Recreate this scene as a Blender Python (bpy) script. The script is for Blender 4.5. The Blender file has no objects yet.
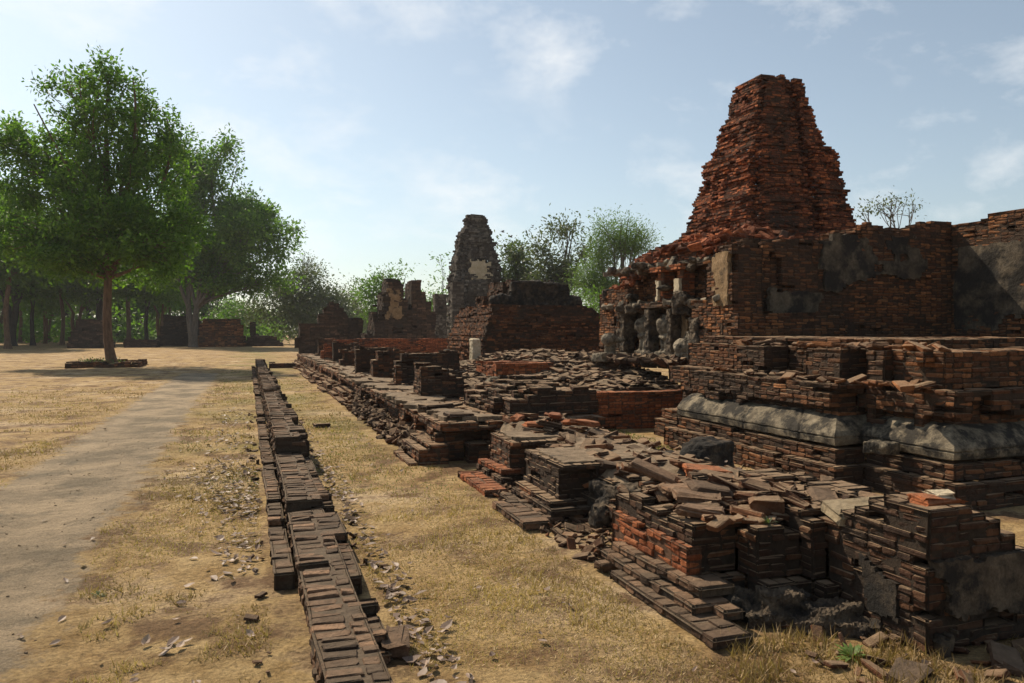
import bpy, bmesh, math, random
import numpy as np
from mathutils import Vector, Matrix

# ------------------------------------------------------------------ camera
SC = bpy.context.scene
F_PX, HZ, CAMZ = 780.0, 330.0, 1.6
YAW = math.radians(18.7)
SN, CS = math.sin(YAW), math.cos(YAW)
cam_d = bpy.data.cameras.new("camera")
cam = bpy.data.objects.new("camera", cam_d)
SC.collection.objects.link(cam)
SC.camera = cam
cam_d.sensor_width = 36.0
cam_d.lens = 36.0 * F_PX / 1024.0
cam_d.clip_start, cam_d.clip_end = 0.05, 3000
cam.location = (0, 0, CAMZ)
cam.rotation_euler = (math.radians(90) - math.atan((341.5 - HZ) / F_PX), 0, -YAW)

# ------------------------------------------------------------------ light
SUN_EL, SUN_AZ = math.radians(45), math.radians(-24)      # azimuth from +Y, negative = towards -X
SUN_E, SKY_S, EXPO = 5.0, 0.100, 0.30
sun_d = bpy.data.lights.new("sun", "SUN")
sun_d.energy, sun_d.angle, sun_d.color = SUN_E, math.radians(0.55), (1.0, 0.872, 0.685)
sun = bpy.data.objects.new("sun", sun_d)
SC.collection.objects.link(sun)
sv = Vector((math.sin(SUN_AZ) * math.cos(SUN_EL), math.cos(SUN_AZ) * math.cos(SUN_EL), math.sin(SUN_EL)))
sun.rotation_euler = sv.to_track_quat("Z", "Y").to_euler()
sun.location = sv * 60
SC.view_settings.view_transform = "Standard"
SC.view_settings.look = "None"
SC.view_settings.exposure = EXPO
SC.view_settings.gamma = 1.0
SC.view_settings.use_curve_mapping = False
SC.cycles.max_bounces = 6
SC.cycles.diffuse_bounces = 3
SC.cycles.transparent_max_bounces = 8

wd = bpy.data.worlds.new("World")
SC.world = wd
wd.use_nodes = True
NT = wd.node_tree
NT.nodes.clear()


def nd(nt, kind, **kw):
    n = nt.nodes.new(kind)
    for k, v in kw.items():
        if k.startswith("i_"):
            n.inputs[k[2:].replace("_", " ")].default_value = v
        elif isinstance(k, str) and k.startswith("n") and k[1:].isdigit():
            n.inputs[int(k[1:])].default_value = v
        else:
            setattr(n, k, v)
    return n


def ramp(nt, stops, interp="LINEAR"):
    r = nt.nodes.new("ShaderNodeValToRGB")
    r.color_ramp.interpolation = interp
    el = r.color_ramp.elements
    while len(el) < len(stops):
        el.new(0.5)
    for e, (p, c) in zip(el, stops):
        e.position = p
        e.color = (c, c, c, 1) if isinstance(c, (int, float)) else (*c, 1)
    return r


sky = nd(NT, "ShaderNodeTexSky", sky_type="NISHITA", sun_disc=False, sun_elevation=SUN_EL, sun_rotation=SUN_AZ,
         altitude=20, air_density=1.0, dust_density=1.0, ozone_density=1.4)
bg = nd(NT, "ShaderNodeBackground", i_Strength=SKY_S)
wo = nd(NT, "ShaderNodeOutputWorld")
tc = nd(NT, "ShaderNodeTexCoord")
sep = nd(NT, "ShaderNodeSeparateXYZ")
NT.links.new(tc.outputs["Generated"], sep.inputs[0])
# small soft clouds, as a field over the direction of view
mp = nd(NT, "ShaderNodeMapping")
mp.inputs["Location"].default_value = (0.15, 0.32, 0.0)
mp.inputs["Scale"].default_value = (1.0, 1.0, 1.9)
NT.links.new(tc.outputs["Generated"], mp.inputs[0])
cn = nd(NT, "ShaderNodeTexNoise", i_Scale=6.5, i_Detail=10.0, i_Roughness=0.62, i_Distortion=0.15)
NT.links.new(mp.outputs[0], cn.inputs["Vector"])
cr = ramp(NT, [(0.49, 0.0), (0.60, 0.26), (0.73, 0.62)])
NT.links.new(cn.outputs["Fac"], cr.inputs[0])
cn2 = nd(NT, "ShaderNodeTexNoise", i_Scale=2.6, i_Detail=3.0)
NT.links.new(mp.outputs[0], cn2.inputs["Vector"])
cr2 = ramp(NT, [(0.36, 0.0), (0.54, 1.0)])
NT.links.new(cn2.outputs["Fac"], cr2.inputs[0])
cm = nd(NT, "ShaderNodeMath", operation="MULTIPLY")
NT.links.new(cr.outputs[0], cm.inputs[0])
NT.links.new(cr2.outputs[0], cm.inputs[1])
hs = nd(NT, "ShaderNodeHueSaturation", i_Saturation=0.66, i_Value=1.0)
NT.links.new(sky.outputs[0], hs.inputs["Color"])
tint_sky = nd(NT, "ShaderNodeMixRGB", blend_type="MULTIPLY", n0=1.0)
tint_sky.inputs[2].default_value = (0.96, 1.02, 1.0, 1)
NT.links.new(hs.outputs[0], tint_sky.inputs[1])
mixc = nd(NT, "ShaderNodeMixRGB", blend_type="MIX")
mixc.inputs[2].default_value = (8.8, 8.8, 8.7, 1)
NT.links.new(cm.outputs[0], mixc.inputs[0])
NT.links.new(tint_sky.outputs[0], mixc.inputs[1])
NT.links.new(mixc.outputs[0], bg.inputs[0])
NT.links.new(bg.outputs[0], wo.inputs[0])


# ------------------------------------------------------------------ picture <-> place
def P(px, py, d):
    "the point of the place seen at pixel (px, py) at depth d"
    u, v = (px - 512) / F_PX, (HZ - py) / F_PX
    lat = d * u
    return Vector((d * SN + lat * CS, d * CS - lat * SN, CAMZ + d * v))


def G(px, py, z=0.0):
    return P(px, py, (CAMZ - z) * F_PX / (py - HZ))


# ------------------------------------------------------------------ numpy noise
def _hash(i, j, k, s):
    n = (i.astype(np.int64) * 374761393 + j.astype(np.int64) * 668265263 + k.astype(np.int64) * 1274126177 + s * 974634777) & 0xFFFFFFFF
    n = ((n ^ (n >> 13)) * 1274126177) & 0xFFFFFFFF
    n = ((n ^ (n >> 16)) * 2246822519) & 0xFFFFFFFF
    return ((n ^ (n >> 15)) & 0xFFFFFF) / float(0xFFFFFF)


def vn(x, y, z=0.0, s=0):
    "value noise in -1..1"
    x, y, z = np.broadcast_arrays(np.asarray(x, float), np.asarray(y, float), np.asarray(z, float))
    i, j, k = np.floor(x), np.floor(y), np.floor(z)
    fx, fy, fz = x - i, y - j, z - k
    fx, fy, fz = (f * f * (3 - 2 * f) for f in (fx, fy, fz))
    i, j, k = (a.astype(np.int64) for a in (i, j, k))
    r = 0
    for a in (0, 1):
        wa = fx if a else 1 - fx
        for b in (0, 1):
            wb = fy if b else 1 - fy
            for c in (0, 1):
                wc = fz if c else 1 - fz
                r = r + wa * wb * wc * _hash(i + a, j + b, k + c, s)
    return r * 2 - 1


def fbm(x, y, z=0.0, s=0, o=3):
    r, a = 0, 1.0
    for q in range(o):
        r = r + a * vn(np.asarray(x) * 2 ** q, np.asarray(y) * 2 ** q, np.asarray(z) * 2 ** q, s + q * 17)
        a *= 0.5
    return r


def smooth(a, b, x):
    t = np.clip((np.asarray(x, float) - a) / (b - a), 0, 1)
    return t * t * (3 - 2 * t)


# ------------------------------------------------------------------ objects
COL = SC.collection


def prop(o, label=None, cat=None, group=None, kind=None):
    if label: o["label"] = label
    if cat: o["category"] = cat
    if group: o["group"] = group
    if kind: o["kind"] = kind
    return o


def thing(name, label, cat, loc=(0, 0, 0), group=None, rz=0.0):
    o = bpy.data.objects.new(name, None)
    o.empty_display_size = 0.2
    COL.objects.link(o)
    o.location = loc
    o.rotation_euler = (0, 0, rz)
    return prop(o, label, cat, group)


def obj(name, me, mat=None, parent=None, loc=None):
    o = bpy.data.objects.new(name, me)
    COL.objects.link(o)
    if mat is not None and not me.materials:
        me.materials.append(mat)
    if parent is not None:
        o.parent = parent
        o.matrix_parent_inverse = Matrix.Translation(-Vector(parent.location)) if loc is None else Matrix()
    if loc is not None:
        o.location = loc
    return o


def np_mesh(name, verts, faces, tint=None, smooth_sh=False):
    "verts (n,3), faces (m,k) of one size k or a list of such arrays; tint (n,3) per-vertex colour data"
    me = bpy.data.meshes.new(name)
    if not isinstance(faces, list):
        faces = [faces]
    faces = [np.asarray(f, np.int32) for f in faces if len(f)]
    nl = sum(f.size for f in faces)
    nf = sum(len(f) for f in faces)
    me.vertices.add(len(verts))
    me.vertices.foreach_set("co", np.ascontiguousarray(verts, np.float32).ravel())
    me.loops.add(nl)
    me.loops.foreach_set("vertex_index", np.concatenate([f.ravel() for f in faces]))
    me.polygons.add(nf)
    tot = np.concatenate([np.full(len(f), f.shape[1], np.int32) for f in faces])
    me.polygons.foreach_set("loop_start", np.concatenate([[0], np.cumsum(tot)[:-1]]).astype(np.int32))
    me.polygons.foreach_set("use_smooth", np.full(nf, smooth_sh, bool))
    me.update(calc_edges=True)
    if tint is not None:
        at = me.color_attributes.new("tint", "FLOAT_COLOR", "POINT")
        c = np.ones((len(verts), 4), np.float32)
        c[:, :3] = tint
        at.data.foreach_set("color", c.ravel())
    return me


# ------------------------------------------------------------------ bricks
def lattice_box(hx, hy, hz, r, rng, rough=0.003, chips=2):
    ax = [np.array([-h, -h + r * 1.3, h - r * 1.3, h]) for h in (hx, hy, hz)]
    idx, pts = {}, []
    for i in range(4):
        for j in range(4):
            for k in range(4):
                if 0 < i < 3 and 0 < j < 3 and 0 < k < 3:
                    continue
                idx[i, j, k] = len(pts)
                pts.append((ax[0][i], ax[1][j], ax[2][k]))
    p = np.array(pts)
    inner = np.array([hx - r, hy - r, hz - r])
    q = np.clip(p, -inner, inner)
    dv = p - q
    ln = np.linalg.norm(dv, axis=1, keepdims=True)
    p = np.where(ln > r, q + dv / np.maximum(ln, 1e-9) * r, p)
    p = p + rng.normal(0, rough, p.shape) * np.array([1, 1, 0.6])
    for _ in range(rng.integers(0, chips + 1)):
        c = np.array([hx, hy, hz]) * rng.choice([-1, 1], 3)
        w = np.exp(-((np.linalg.norm((p - c) / np.array([1.3, 1, 0.8]), axis=1) / rng.uniform(0.025, 0.06)) ** 2))
        p = p - c / np.linalg.norm(c) * (w * rng.uniform(0.01, 0.035))[:, None]
    fs = []
    for a in range(3):
        b, c = (a + 1) % 3, (a + 2) % 3
        for side in (0, 3):
            for m in range(3):
                for n in range(3):
                    quad = []
                    for (dm, dn) in ((0, 0), (1, 0), (1, 1), (0, 1)):
                        t = [0, 0, 0]
                        t[a], t[b], t[c] = side, m + dm, n + dn
                        quad.append(idx[tuple(t)])
                    fs.append(quad if side == 3 else quad[::-1])
    return p, np.array(fs, np.int32)


_rt = np.random.default_rng(5)
BX = [lattice_box(0.14, 0.07, 0.029, 0.013, _rt, 0.0045, 4) for _ in range(14)]
_c8 = np.array([[x, y, z] for x in (-1, 1) for y in (-1, 1) for z in (-1, 1)], float)
_f8 = np.array([[0, 1, 3, 2], [4, 6, 7, 5], [0, 4, 5, 1], [2, 3, 7, 6], [0, 2, 6, 4], [1, 5, 7, 3]], np.int32)
B8 = [(_c8 * np.array([0.14, 0.07, 0.029]) + _rt.normal(0, 0.004, (8, 3)), _f8) for _ in range(14)]


def place_bricks(name, c, ang, tilt, scale, rnd, templates, rng, tint_extra=None, extra=None):
    """c (n,3) centres, ang (n) heading, tilt (n,2) small tilts, scale (n,3), rnd (n) tint number -> mesh"""
    n = len(c)
    which = rng.integers(0, len(templates), n)
    V, FC, T = [], [], []
    base = 0
    ca, sa = np.cos(ang), np.sin(ang)
    ctx, stx = np.cos(tilt[:, 0]), np.sin(tilt[:, 0])
    cty, sty = np.cos(tilt[:, 1]), np.sin(tilt[:, 1])
    for t, (tp, tf) in enumerate(templates):
        s = np.nonzero(which == t)[0]
        if not len(s):
            continue
        v = tp[None] * scale[s][:, None, :]
        x, y, z = v[..., 0], v[..., 1], v[..., 2]
        y, z = y * ctx[s][:, None] - z * stx[s][:, None], y * stx[s][:, None] + z * ctx[s][:, None]
        x, z = x * cty[s][:, None] + z * sty[s][:, None], -x * sty[s][:, None] + z * cty[s][:, None]
        X = x * ca[s][:, None] - y * sa[s][:, None] + c[s][:, None, 0]
        Y = x * sa[s][:, None] + y * ca[s][:, None] + c[s][:, None, 1]
        Z = z + c[s][:, None, 2]
        V.append(np.stack([X, Y, Z], -1).reshape(-1, 3))
        k = len(tp)
        FC.append((tf[None] + (np.arange(len(s)) * k)[:, None, None] + base).reshape(-1, 4))
        e = np.zeros((len(s), 3)) if tint_extra is None else tint_extra[s]
        e = e.copy()
        e[:, 0] = rnd[s]
        T.append(np.repeat(e, k, axis=0))
        base += k * len(s)
    if extra is not None:
        V.append(extra[0])
        FC.append(extra[1] + base)
        T.append(extra[2])
    return np_mesh(name, np.concatenate(V), np.concatenate(FC), np.concatenate(T))


def brickwork(name, solid, bb, mat, parent=None, near=False, miss=0.04, jit=1.0, wav=0.012, seed=1,
              cell=0.12, h=0.05, orient=None, bond=True, shift=0.0, gap=0.009, mortar=0.017):
    """Brick masonry filling solid(x,y,z) inside the box bb. Only bricks that show are built."""
    rng = np.random.default_rng(seed)
    x0, x1, y0, y1, z0, z1 = bb
    nx, ny, nz = int(round((x1 - x0) / cell)), int(round((y1 - y0) / cell)), int(round((z1 - z0) / h))
    X = x0 + (np.arange(nx) + 0.5) * cell
    Y = y0 + (np.arange(ny) + 0.5) * cell
    Z = z0 + (np.arange(nz) + 0.5) * h
    A = np.zeros((nx + 2, ny + 2, nz + 2), bool)
    gx, gy, gz = np.meshgrid(X, Y, Z, indexing="ij")
    sh = rng.uniform(-shift, shift, (2, nz)) * cell          # courses need not line up above one another
    gx, gy = gx + sh[0], gy + sh[1]
    A[1:-1, 1:-1, 1:-1] = solid(gx, gy, gz)

    def exposed(A):
        c = A[1:-1, 1:-1, 1:-1]
        e = ~A[:-2, 1:-1, 1:-1] | ~A[2:, 1:-1, 1:-1] | ~A[1:-1, :-2, 1:-1] | ~A[1:-1, 2:, 1:-1] | ~A[1:-1, 1:-1, 2:]
        b = ~A[1:-1, 1:-1, :-2]
        b[:, :, 0] = False
        return c & (e | b)
    # pair the cells of each course into bricks
    ids = np.full((nx, ny, nz), -1, np.int64)
    II, JJ = np.meshgrid(np.arange(nx), np.arange(ny), indexing="ij")
    alongx = np.zeros(nz, bool)
    for k in range(nz):
        ox = (k % 2 == 0) if orient is None else orient == "x"
        alongx[k] = ox
        off = rng.integers(0, 2, max(nx, ny)) * (1 if bond else 0)
        if ox:
            ids[:, :, k] = ((II + off[JJ]) // 2) * 100000 + JJ
        else:
            ids[:, :, k] = ((JJ + off[II]) // 2) * 100000 + II
    ids = ids * nz + np.arange(nz)[None, None, :]
    if miss > 0:
        ex = exposed(A)
        hsh = (_hash(ids, ids * 0 + seed, ids * 0, 3))
        keepz = np.ones(nz, bool)
        A[1:-1, 1:-1, 1:-1] &= ~(ex & (hsh < miss))
    ex = exposed(A)
    c = A[1:-1, 1:-1, 1:-1]
    sel = np.nonzero(c.ravel())[0]
    bid = ids.ravel()[sel]
    exs = ex.ravel()[sel]
    u, inv = np.unique(bid, return_inverse=True)
    vis = np.zeros(len(u), bool)
    np.logical_or.at(vis, inv, exs)
    cnt = np.bincount(inv)
    px = np.bincount(inv, gx.ravel()[sel]) / cnt
    py = np.bincount(inv, gy.ravel()[sel]) / cnt
    pz = np.bincount(inv, gz.ravel()[sel]) / cnt
    pk = (u % nz).astype(int)
    px, py, pz, pk, cnt = (a[vis] for a in (px, py, pz, pk, cnt))
    n = len(px)
    ax = alongx[pk]
    ang = np.where(ax, 0.0, math.pi / 2) + rng.normal(0, 0.012 * jit, n)
    til = rng.normal(0, 0.010 * jit, (n, 2))
    half = cnt == 1
    fx = cell / 0.14
    ln = np.where(half, 0.5, 1.0) * fx - gap / 0.28
    scale = np.stack([ln * rng.uniform(0.96, 1.01, n), (fx - gap / 0.14) * rng.uniform(0.95, 1.02, n),
                      (h - gap * 0.55) / 0.058 * rng.uniform(0.93, 1.03, n)], 1)
    f = 1.3
    wx = wav * fbm(px * f, py * f, pz * f, seed + 1, 2) + rng.normal(0, 0.0044 * jit, n)
    wy = wav * fbm(px * f, py * f, pz * f, seed + 2, 2) + rng.normal(0, 0.0044 * jit, n)
    wz = 0.8 * wav * vn(px * 0.8, py * 0.8, pz * 0.3, seed + 3) + rng.normal(0, 0.002 * jit, n)
    cc = np.stack([px + wx, py + wy, pz + wz], 1)
    e = np.zeros((n, 3))
    e[:, 1] = rng.random(n)
    e[:, 2] = np.clip(0.5 + 0.5 * fbm(px * 0.7, py * 0.7, pz * 1.1, seed + 9, 3), 0, 1)
    # mortar: the masonry behind the brick faces, a little recessed
    c = A[1:-1, 1:-1, 1:-1]
    ins, hc = mortar * cell / 0.14, cell / 2
    MV, MF = [], []
    nb = 0
    cor = np.array([(-1, -1), (1, -1), (1, 1), (-1, 1)], float)
    for axis, side, nbr in ((0, -1, A[:-2, 1:-1, 1:-1]), (0, 1, A[2:, 1:-1, 1:-1]), (1, -1, A[1:-1, :-2, 1:-1]), (1, 1, A[1:-1, 2:, 1:-1]), (2, 1, A[1:-1, 1:-1, 2:])):
        i, j, k = np.nonzero(c & ~nbr)
        p = np.stack([X[i] + sh[0][k], Y[j] + sh[1][k], Z[k]], 1)
        q = np.repeat(p[:, None], 4, 1)
        hh = (hc, hc, h / 2)
        b1, b2 = [a for a in (0, 1, 2) if a != axis]
        q[..., axis] += side * (hh[axis] - (ins if axis < 2 else min(ins, 0.013)))
        q[..., b1] += cor[None, :, 0] * hh[b1]
        q[..., b2] += cor[None, :, 1] * hh[b2]
        q = q.reshape(-1, 3)
        q = q + np.stack([wav * fbm(q[:, 0] * f, q[:, 1] * f, q[:, 2] * f, seed + 1, 2), wav * fbm(q[:, 0] * f, q[:, 1] * f, q[:, 2] * f, seed + 2, 2),
                          0.8 * wav * vn(q[:, 0] * 0.8, q[:, 1] * 0.8, q[:, 2] * 0.3, seed + 3)], 1)
        MV.append(q)
        MF.append(np.arange(len(q)).reshape(-1, 4) + nb)
        nb += len(q)
    MV, MF = np.concatenate(MV), np.concatenate(MF)
    mt = np.zeros((len(MV), 3))
    mt[:, 0] = -1.0
    mt[:, 1] = 0.5
    me = place_bricks(name, cc, ang, til, scale, rng.random(n), BX if near else B8, rng, e, (MV, MF, mt))
    return obj(name, me, mat, parent)


def box(x0, x1, y0, y1, z0, z1):
    return lambda x, y, z: (x > x0) & (x < x1) & (y > y0) & (y < y1) & (z > z0) & (z < z1)


def any_of(*fs):
    def f(x, y, z):
        r = fs[0](x, y, z)
        for g in fs[1:]:
            r = r | g(x, y, z)
        return r
    return f


# ------------------------------------------------------------------ materials
def new_mat(name):
    m = bpy.data.materials.new(name)
    m.use_nodes = True
    nt = m.node_tree
    b = nt.nodes["Principled BSDF"]
    b.inputs["Roughness"].default_value = 0.93
    b.inputs["Specular IOR Level"].default_value = 0.18
    return m, nt, b


def mix(nt, fac, a, b, mode="MIX"):
    m = nd(nt, "ShaderNodeMixRGB", blend_type=mode)
    for s, v in ((0, fac), (1, a), (2, b)):
        if isinstance(v, (int, float)):
            m.inputs[s].default_value = v
        elif isinstance(v, tuple):
            m.inputs[s].default_value = (*v, 1)
        else:
            nt.links.new(v, m.inputs[s])
    return m.outputs[0]


def math_n(nt, op, a, b=None, clamp=False):
    m = nd(nt, "ShaderNodeMath", operation=op, use_clamp=clamp)
    for s, v in ((0, a), (1, b)):
        if v is None: continue
        if isinstance(v, (int, float)): m.inputs[s].default_value = v
        else: nt.links.new(v, m.inputs[s])
    return m.outputs[0]


def noise(nt, vec, scale, detail=4.0, rough=0.55, dist=0.0):
    n = nd(nt, "ShaderNodeTexNoise", i_Scale=scale, i_Detail=detail, i_Roughness=rough, i_Distortion=dist)
    nt.links.new(vec, n.inputs["Vector"])
    return n.outputs["Fac"]


def ramped(nt, src, stops):
    r = ramp(nt, stops)
    nt.links.new(src, r.inputs[0])
    return r.outputs[0]


def bump(nt, b, src, strength, dist, prev=None):
    bm = nd(nt, "ShaderNodeBump", i_Strength=strength, i_Distance=dist)
    nt.links.new(src, bm.inputs["Height"])
    if prev is not None: nt.links.new(prev, bm.inputs["Normal"])
    nt.links.new(bm.outputs[0], b.inputs["Normal"])
    return bm.outputs[0]


def brick_mat(name, cols, black=0.5, dust=0.55, dustcol=(0.27, 0.20, 0.14), pale=0.12, scale=1.0, mortar=(0.13, 0.095, 0.065)):
    """cols: dark, mid, bright fired clay; black: share grown over by dark lichen; pale: share of mortar or lime stains"""
    m, nt, b = new_mat(name)
    geo = nd(nt, "ShaderNodeNewGeometry")
    pos = geo.outputs["Position"]
    at = nd(nt, "ShaderNodeAttribute", attribute_name="tint")
    sp = nd(nt, "ShaderNodeSeparateColor")
    nt.links.new(at.outputs["Color"], sp.inputs[0])
    base = ramped(nt, sp.outputs[0], [(0.0, cols[0]), (0.45, cols[1]), (0.85, cols[2]), (1.0, tuple(min(1, c * 1.25) for c in cols[2]))])
    fine = noise(nt, pos, 22 * scale, 5, 0.65)
    mort = math_n(nt, "LESS_THAN", sp.outputs[0], -0.5)
    base = mix(nt, mort, base, mortar)
    base = mix(nt, 0.75, base, ramped(nt, fine, [(0.30, 0.30), (0.5, 0.92), (0.70, 1.55)]), "MULTIPLY")
    # lichen: broad patches, moved per brick and broken up finely
    big = noise(nt, pos, 0.9 * scale, 6, 0.62)
    a1 = math_n(nt, "MULTIPLY_ADD", sp.outputs[1], 0.20)
    nt.nodes[-1].inputs[2].default_value = -0.10
    v = math_n(nt, "ADD", big, a1)
    v = math_n(nt, "ADD", v, math_n(nt, "MULTIPLY_ADD", fine, 0.24))
    nt.nodes[-2].inputs[2].default_value = -0.12
    th = 0.74 - 0.48 * black
    msk = ramped(nt, v, [(max(0, th - 0.13), 0.0), (th + 0.13, 0.90)])
    base = mix(nt, msk, base, mix(nt, fine, (0.022, 0.015, 0.011), (0.070, 0.047, 0.032)))
    # lime and pale crust
    pn = noise(nt, pos, 5.5 * scale, 6, 0.7)
    pm = ramped(nt, pn, [(0.70 - 0.35 * pale, 0.0), (0.80 - 0.35 * pale, 0.75)])
    base = mix(nt, pm, base, (0.19, 0.165, 0.135))
    # dust lying on upward faces
    sn = nd(nt, "ShaderNodeSeparateXYZ")
    nt.links.new(geo.outputs["Normal"], sn.inputs[0])
    up = ramped(nt, sn.outputs[2], [(0.55, 0.0), (0.95, 1.0)])
    dn = ramped(nt, noise(nt, pos, 3.1, 5, 0.6), [(0.30, 0.4), (0.58, 1.0)])
    dm = math_n(nt, "MULTIPLY", math_n(nt, "MULTIPLY", up, dn), dust)
    base = mix(nt, dm, base, mix(nt, fine, tuple(c * 0.6 for c in dustcol), tuple(c * 1.3 for c in dustcol)))
    nt.links.new(base, b.inputs["Base Color"])
    n1 = bump(nt, b, noise(nt, pos, 40, 6, 0.75), 1.0, 0.022)
    bump(nt, b, noise(nt, pos, 9, 3, 0.6), 0.6, 0.03, n1)
    return m


M = {}
WARM = (0.30, 0.205, 0.125)
M["brown"] = brick_mat("weathered_brick", ((0.075, 0.032, 0.017), (0.145, 0.058, 0.027), (0.26, 0.105, 0.045)), 0.44, 0.95, WARM, mortar=(0.075, 0.052, 0.035))
M["dark"] = brick_mat("dark_brick", ((0.050, 0.025, 0.016), (0.085, 0.040, 0.023), (0.15, 0.068, 0.033)), 0.58, 0.9, WARM, mortar=(0.05, 0.036, 0.025))
M["red"] = brick_mat("red_brick", ((0.15, 0.044, 0.019), (0.25, 0.070, 0.028), (0.37, 0.112, 0.042)), 0.30, 0.30, (0.27, 0.14, 0.085), mortar=(0.085, 0.038, 0.022))
M["tower"] = brick_mat("tower_brick", ((0.13, 0.038, 0.017), (0.235, 0.066, 0.027), (0.40, 0.125, 0.045)), 0.33, 0.35, (0.27, 0.14, 0.085), mortar=(0.075, 0.033, 0.019))
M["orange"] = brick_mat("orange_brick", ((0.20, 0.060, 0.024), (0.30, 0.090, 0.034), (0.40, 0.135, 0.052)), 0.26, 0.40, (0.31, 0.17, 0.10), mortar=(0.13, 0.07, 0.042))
M["wall"] = brick_mat("old_wall_brick", ((0.10, 0.038, 0.017), (0.185, 0.070, 0.027), (0.30, 0.122, 0.046)), 0.43, 0.85, WARM, mortar=(0.060, 0.034, 0.019))
M["plat"] = brick_mat("platform_brick", ((0.085, 0.034, 0.016), (0.16, 0.062, 0.026), (0.28, 0.115, 0.045)), 0.53, 0.85, WARM, mortar=(0.055, 0.034, 0.02))
M["low"] = brick_mat("low_wall_brick", ((0.060, 0.036, 0.024), (0.135, 0.078, 0.047), (0.26, 0.145, 0.082)), 0.42, 0.34, (0.30, 0.22, 0.145), mortar=(0.10, 0.072, 0.048))
M["laterite"] = brick_mat("prang_stone", ((0.06, 0.052, 0.045), (0.11, 0.095, 0.08), (0.22, 0.19, 0.155)), 0.58, 0.2, (0.15, 0.13, 0.11), 0.45, 0.35, mortar=(0.05, 0.042, 0.035))
M["stone_dark"] = brick_mat("far_ruin_stone", ((0.045, 0.027, 0.019), (0.08, 0.046, 0.03), (0.13, 0.075, 0.046)), 0.55, 0.3, (0.15, 0.12, 0.09), 0.15, 0.4, mortar=(0.045, 0.03, 0.02))


def stucco_mat(name, a, bcol, black=0.4, scale=1.0):
    m, nt, b = new_mat(name)
    geo = nd(nt, "ShaderNodeNewGeometry")
    pos = geo.outputs["Position"]
    fine = noise(nt, pos, 26 * scale, 6, 0.7)
    mid = noise(nt, pos, 4.0 * scale, 6, 0.62)
    base = mix(nt, ramped(nt, mid, [(0.35, 0.0), (0.65, 1.0)]), a, bcol)
    base = mix(nt, 0.7, base, ramped(nt, fine, [(0.25, 0.5), (0.7, 1.25)]), "MULTIPLY")
    blk = noise(nt, pos, 2.2 * scale, 7, 0.68)
    th = 0.74 - 0.48 * black
    base = mix(nt, ramped(nt, blk, [(th - 0.06, 0.0), (th + 0.06, 0.9)]), base, (0.02, 0.018, 0.016))
    nt.links.new(base, b.inputs["Base Color"])
    n1 = bump(nt, b, fine, 0.9, 0.014)
    bump(nt, b, mid, 0.7, 0.04, n1)
    return m


M["stucco"] = stucco_mat("grey_stucco", (0.11, 0.088, 0.060), (0.27, 0.22, 0.15), 0.52, 1.8)
M["plaster"] = stucco_mat("wall_plaster", (0.055, 0.043, 0.031), (0.15, 0.118, 0.08), 0.52)
M["tan_plaster"] = stucco_mat("tan_plaster", (0.20, 0.125, 0.06), (0.30, 0.20, 0.11), 0.32)
M["cream"] = stucco_mat("cream_plaster", (0.42, 0.34, 0.22), (0.55, 0.46, 0.33), 0.12)
M["sooty"] = stucco_mat("sooty_stucco", (0.030, 0.023, 0.018), (0.095, 0.072, 0.050), 0.5, 2.2)
M["figure"] = stucco_mat("figure_stucco", (0.13, 0.105, 0.075), (0.30, 0.25, 0.18), 0.38, 2.0)
M["earth"] = stucco_mat("dusty_earth", (0.13, 0.092, 0.058), (0.27, 0.195, 0.125), 0.22, 2.2)
M["burnt"] = stucco_mat("burnt_plaster", (0.055, 0.040, 0.028), (0.15, 0.112, 0.075), 0.42, 2.6)
M["slab"] = stucco_mat("tan_slab", (0.20, 0.15, 0.09), (0.30, 0.235, 0.15), 0.28, 1.5)


def leaf_mat(name, a, bcol, trans=0.45):
    m = bpy.data.materials.new(name)
    m.use_nodes = True
    nt = m.node_tree
    nt.nodes.clear()
    at = nd(nt, "ShaderNodeAttribute", attribute_name="tint")
    sp = nd(nt, "ShaderNodeSeparateColor")
    nt.links.new(at.outputs["Color"], sp.inputs[0])
    c = mix(nt, sp.outputs[0], a, bcol)
    d = nd(nt, "ShaderNodeBsdfPrincipled", i_Roughness=0.55)
    d.inputs["Specular IOR Level"].default_value = 0.25
    t = nd(nt, "ShaderNodeBsdfTranslucent")
    tcol = mix(nt, 1.0, c, (1.25, 1.5, 0.6), "MULTIPLY")
    nt.links.new(c, d.inputs["Base Color"])
    nt.links.new(tcol, t.inputs[0])
    ms = nd(nt, "ShaderNodeMixShader", n0=trans)
    nt.links.new(d.outputs[0], ms.inputs[1])
    nt.links.new(t.outputs[0], ms.inputs[2])
    o = nd(nt, "ShaderNodeOutputMaterial")
    nt.links.new(ms.outputs[0], o.inputs[0])
    return m


M["leaf"] = leaf_mat("dark_leaves", (0.048, 0.105, 0.016), (0.15, 0.25, 0.040), 0.5)
M["leaf_mid"] = leaf_mat("green_leaves", (0.055, 0.11, 0.018), (0.13, 0.22, 0.036))
M["leaf_lime"] = leaf_mat("lime_leaves", (0.07, 0.14, 0.02), (0.14, 0.24, 0.04))
M["leaf_feather"] = leaf_mat("feathery_leaves", (0.075, 0.125, 0.035), (0.15, 0.22, 0.06), 0.4)
M["leaf_grey"] = leaf_mat("dusty_leaves", (0.055, 0.075, 0.035), (0.115, 0.130, 0.065), 0.35)
M["leaf_olive"] = leaf_mat("olive_leaves", (0.060, 0.085, 0.030), (0.120, 0.155, 0.055), 0.35)
M["dry_leaf"] = leaf_mat("dry_fallen_leaves", (0.10, 0.06, 0.042), (0.36, 0.26, 0.195), 0.12)
M["straw"] = leaf_mat("dry_grass", (0.19, 0.117, 0.043), (0.54, 0.39, 0.195), 0.2)
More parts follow.
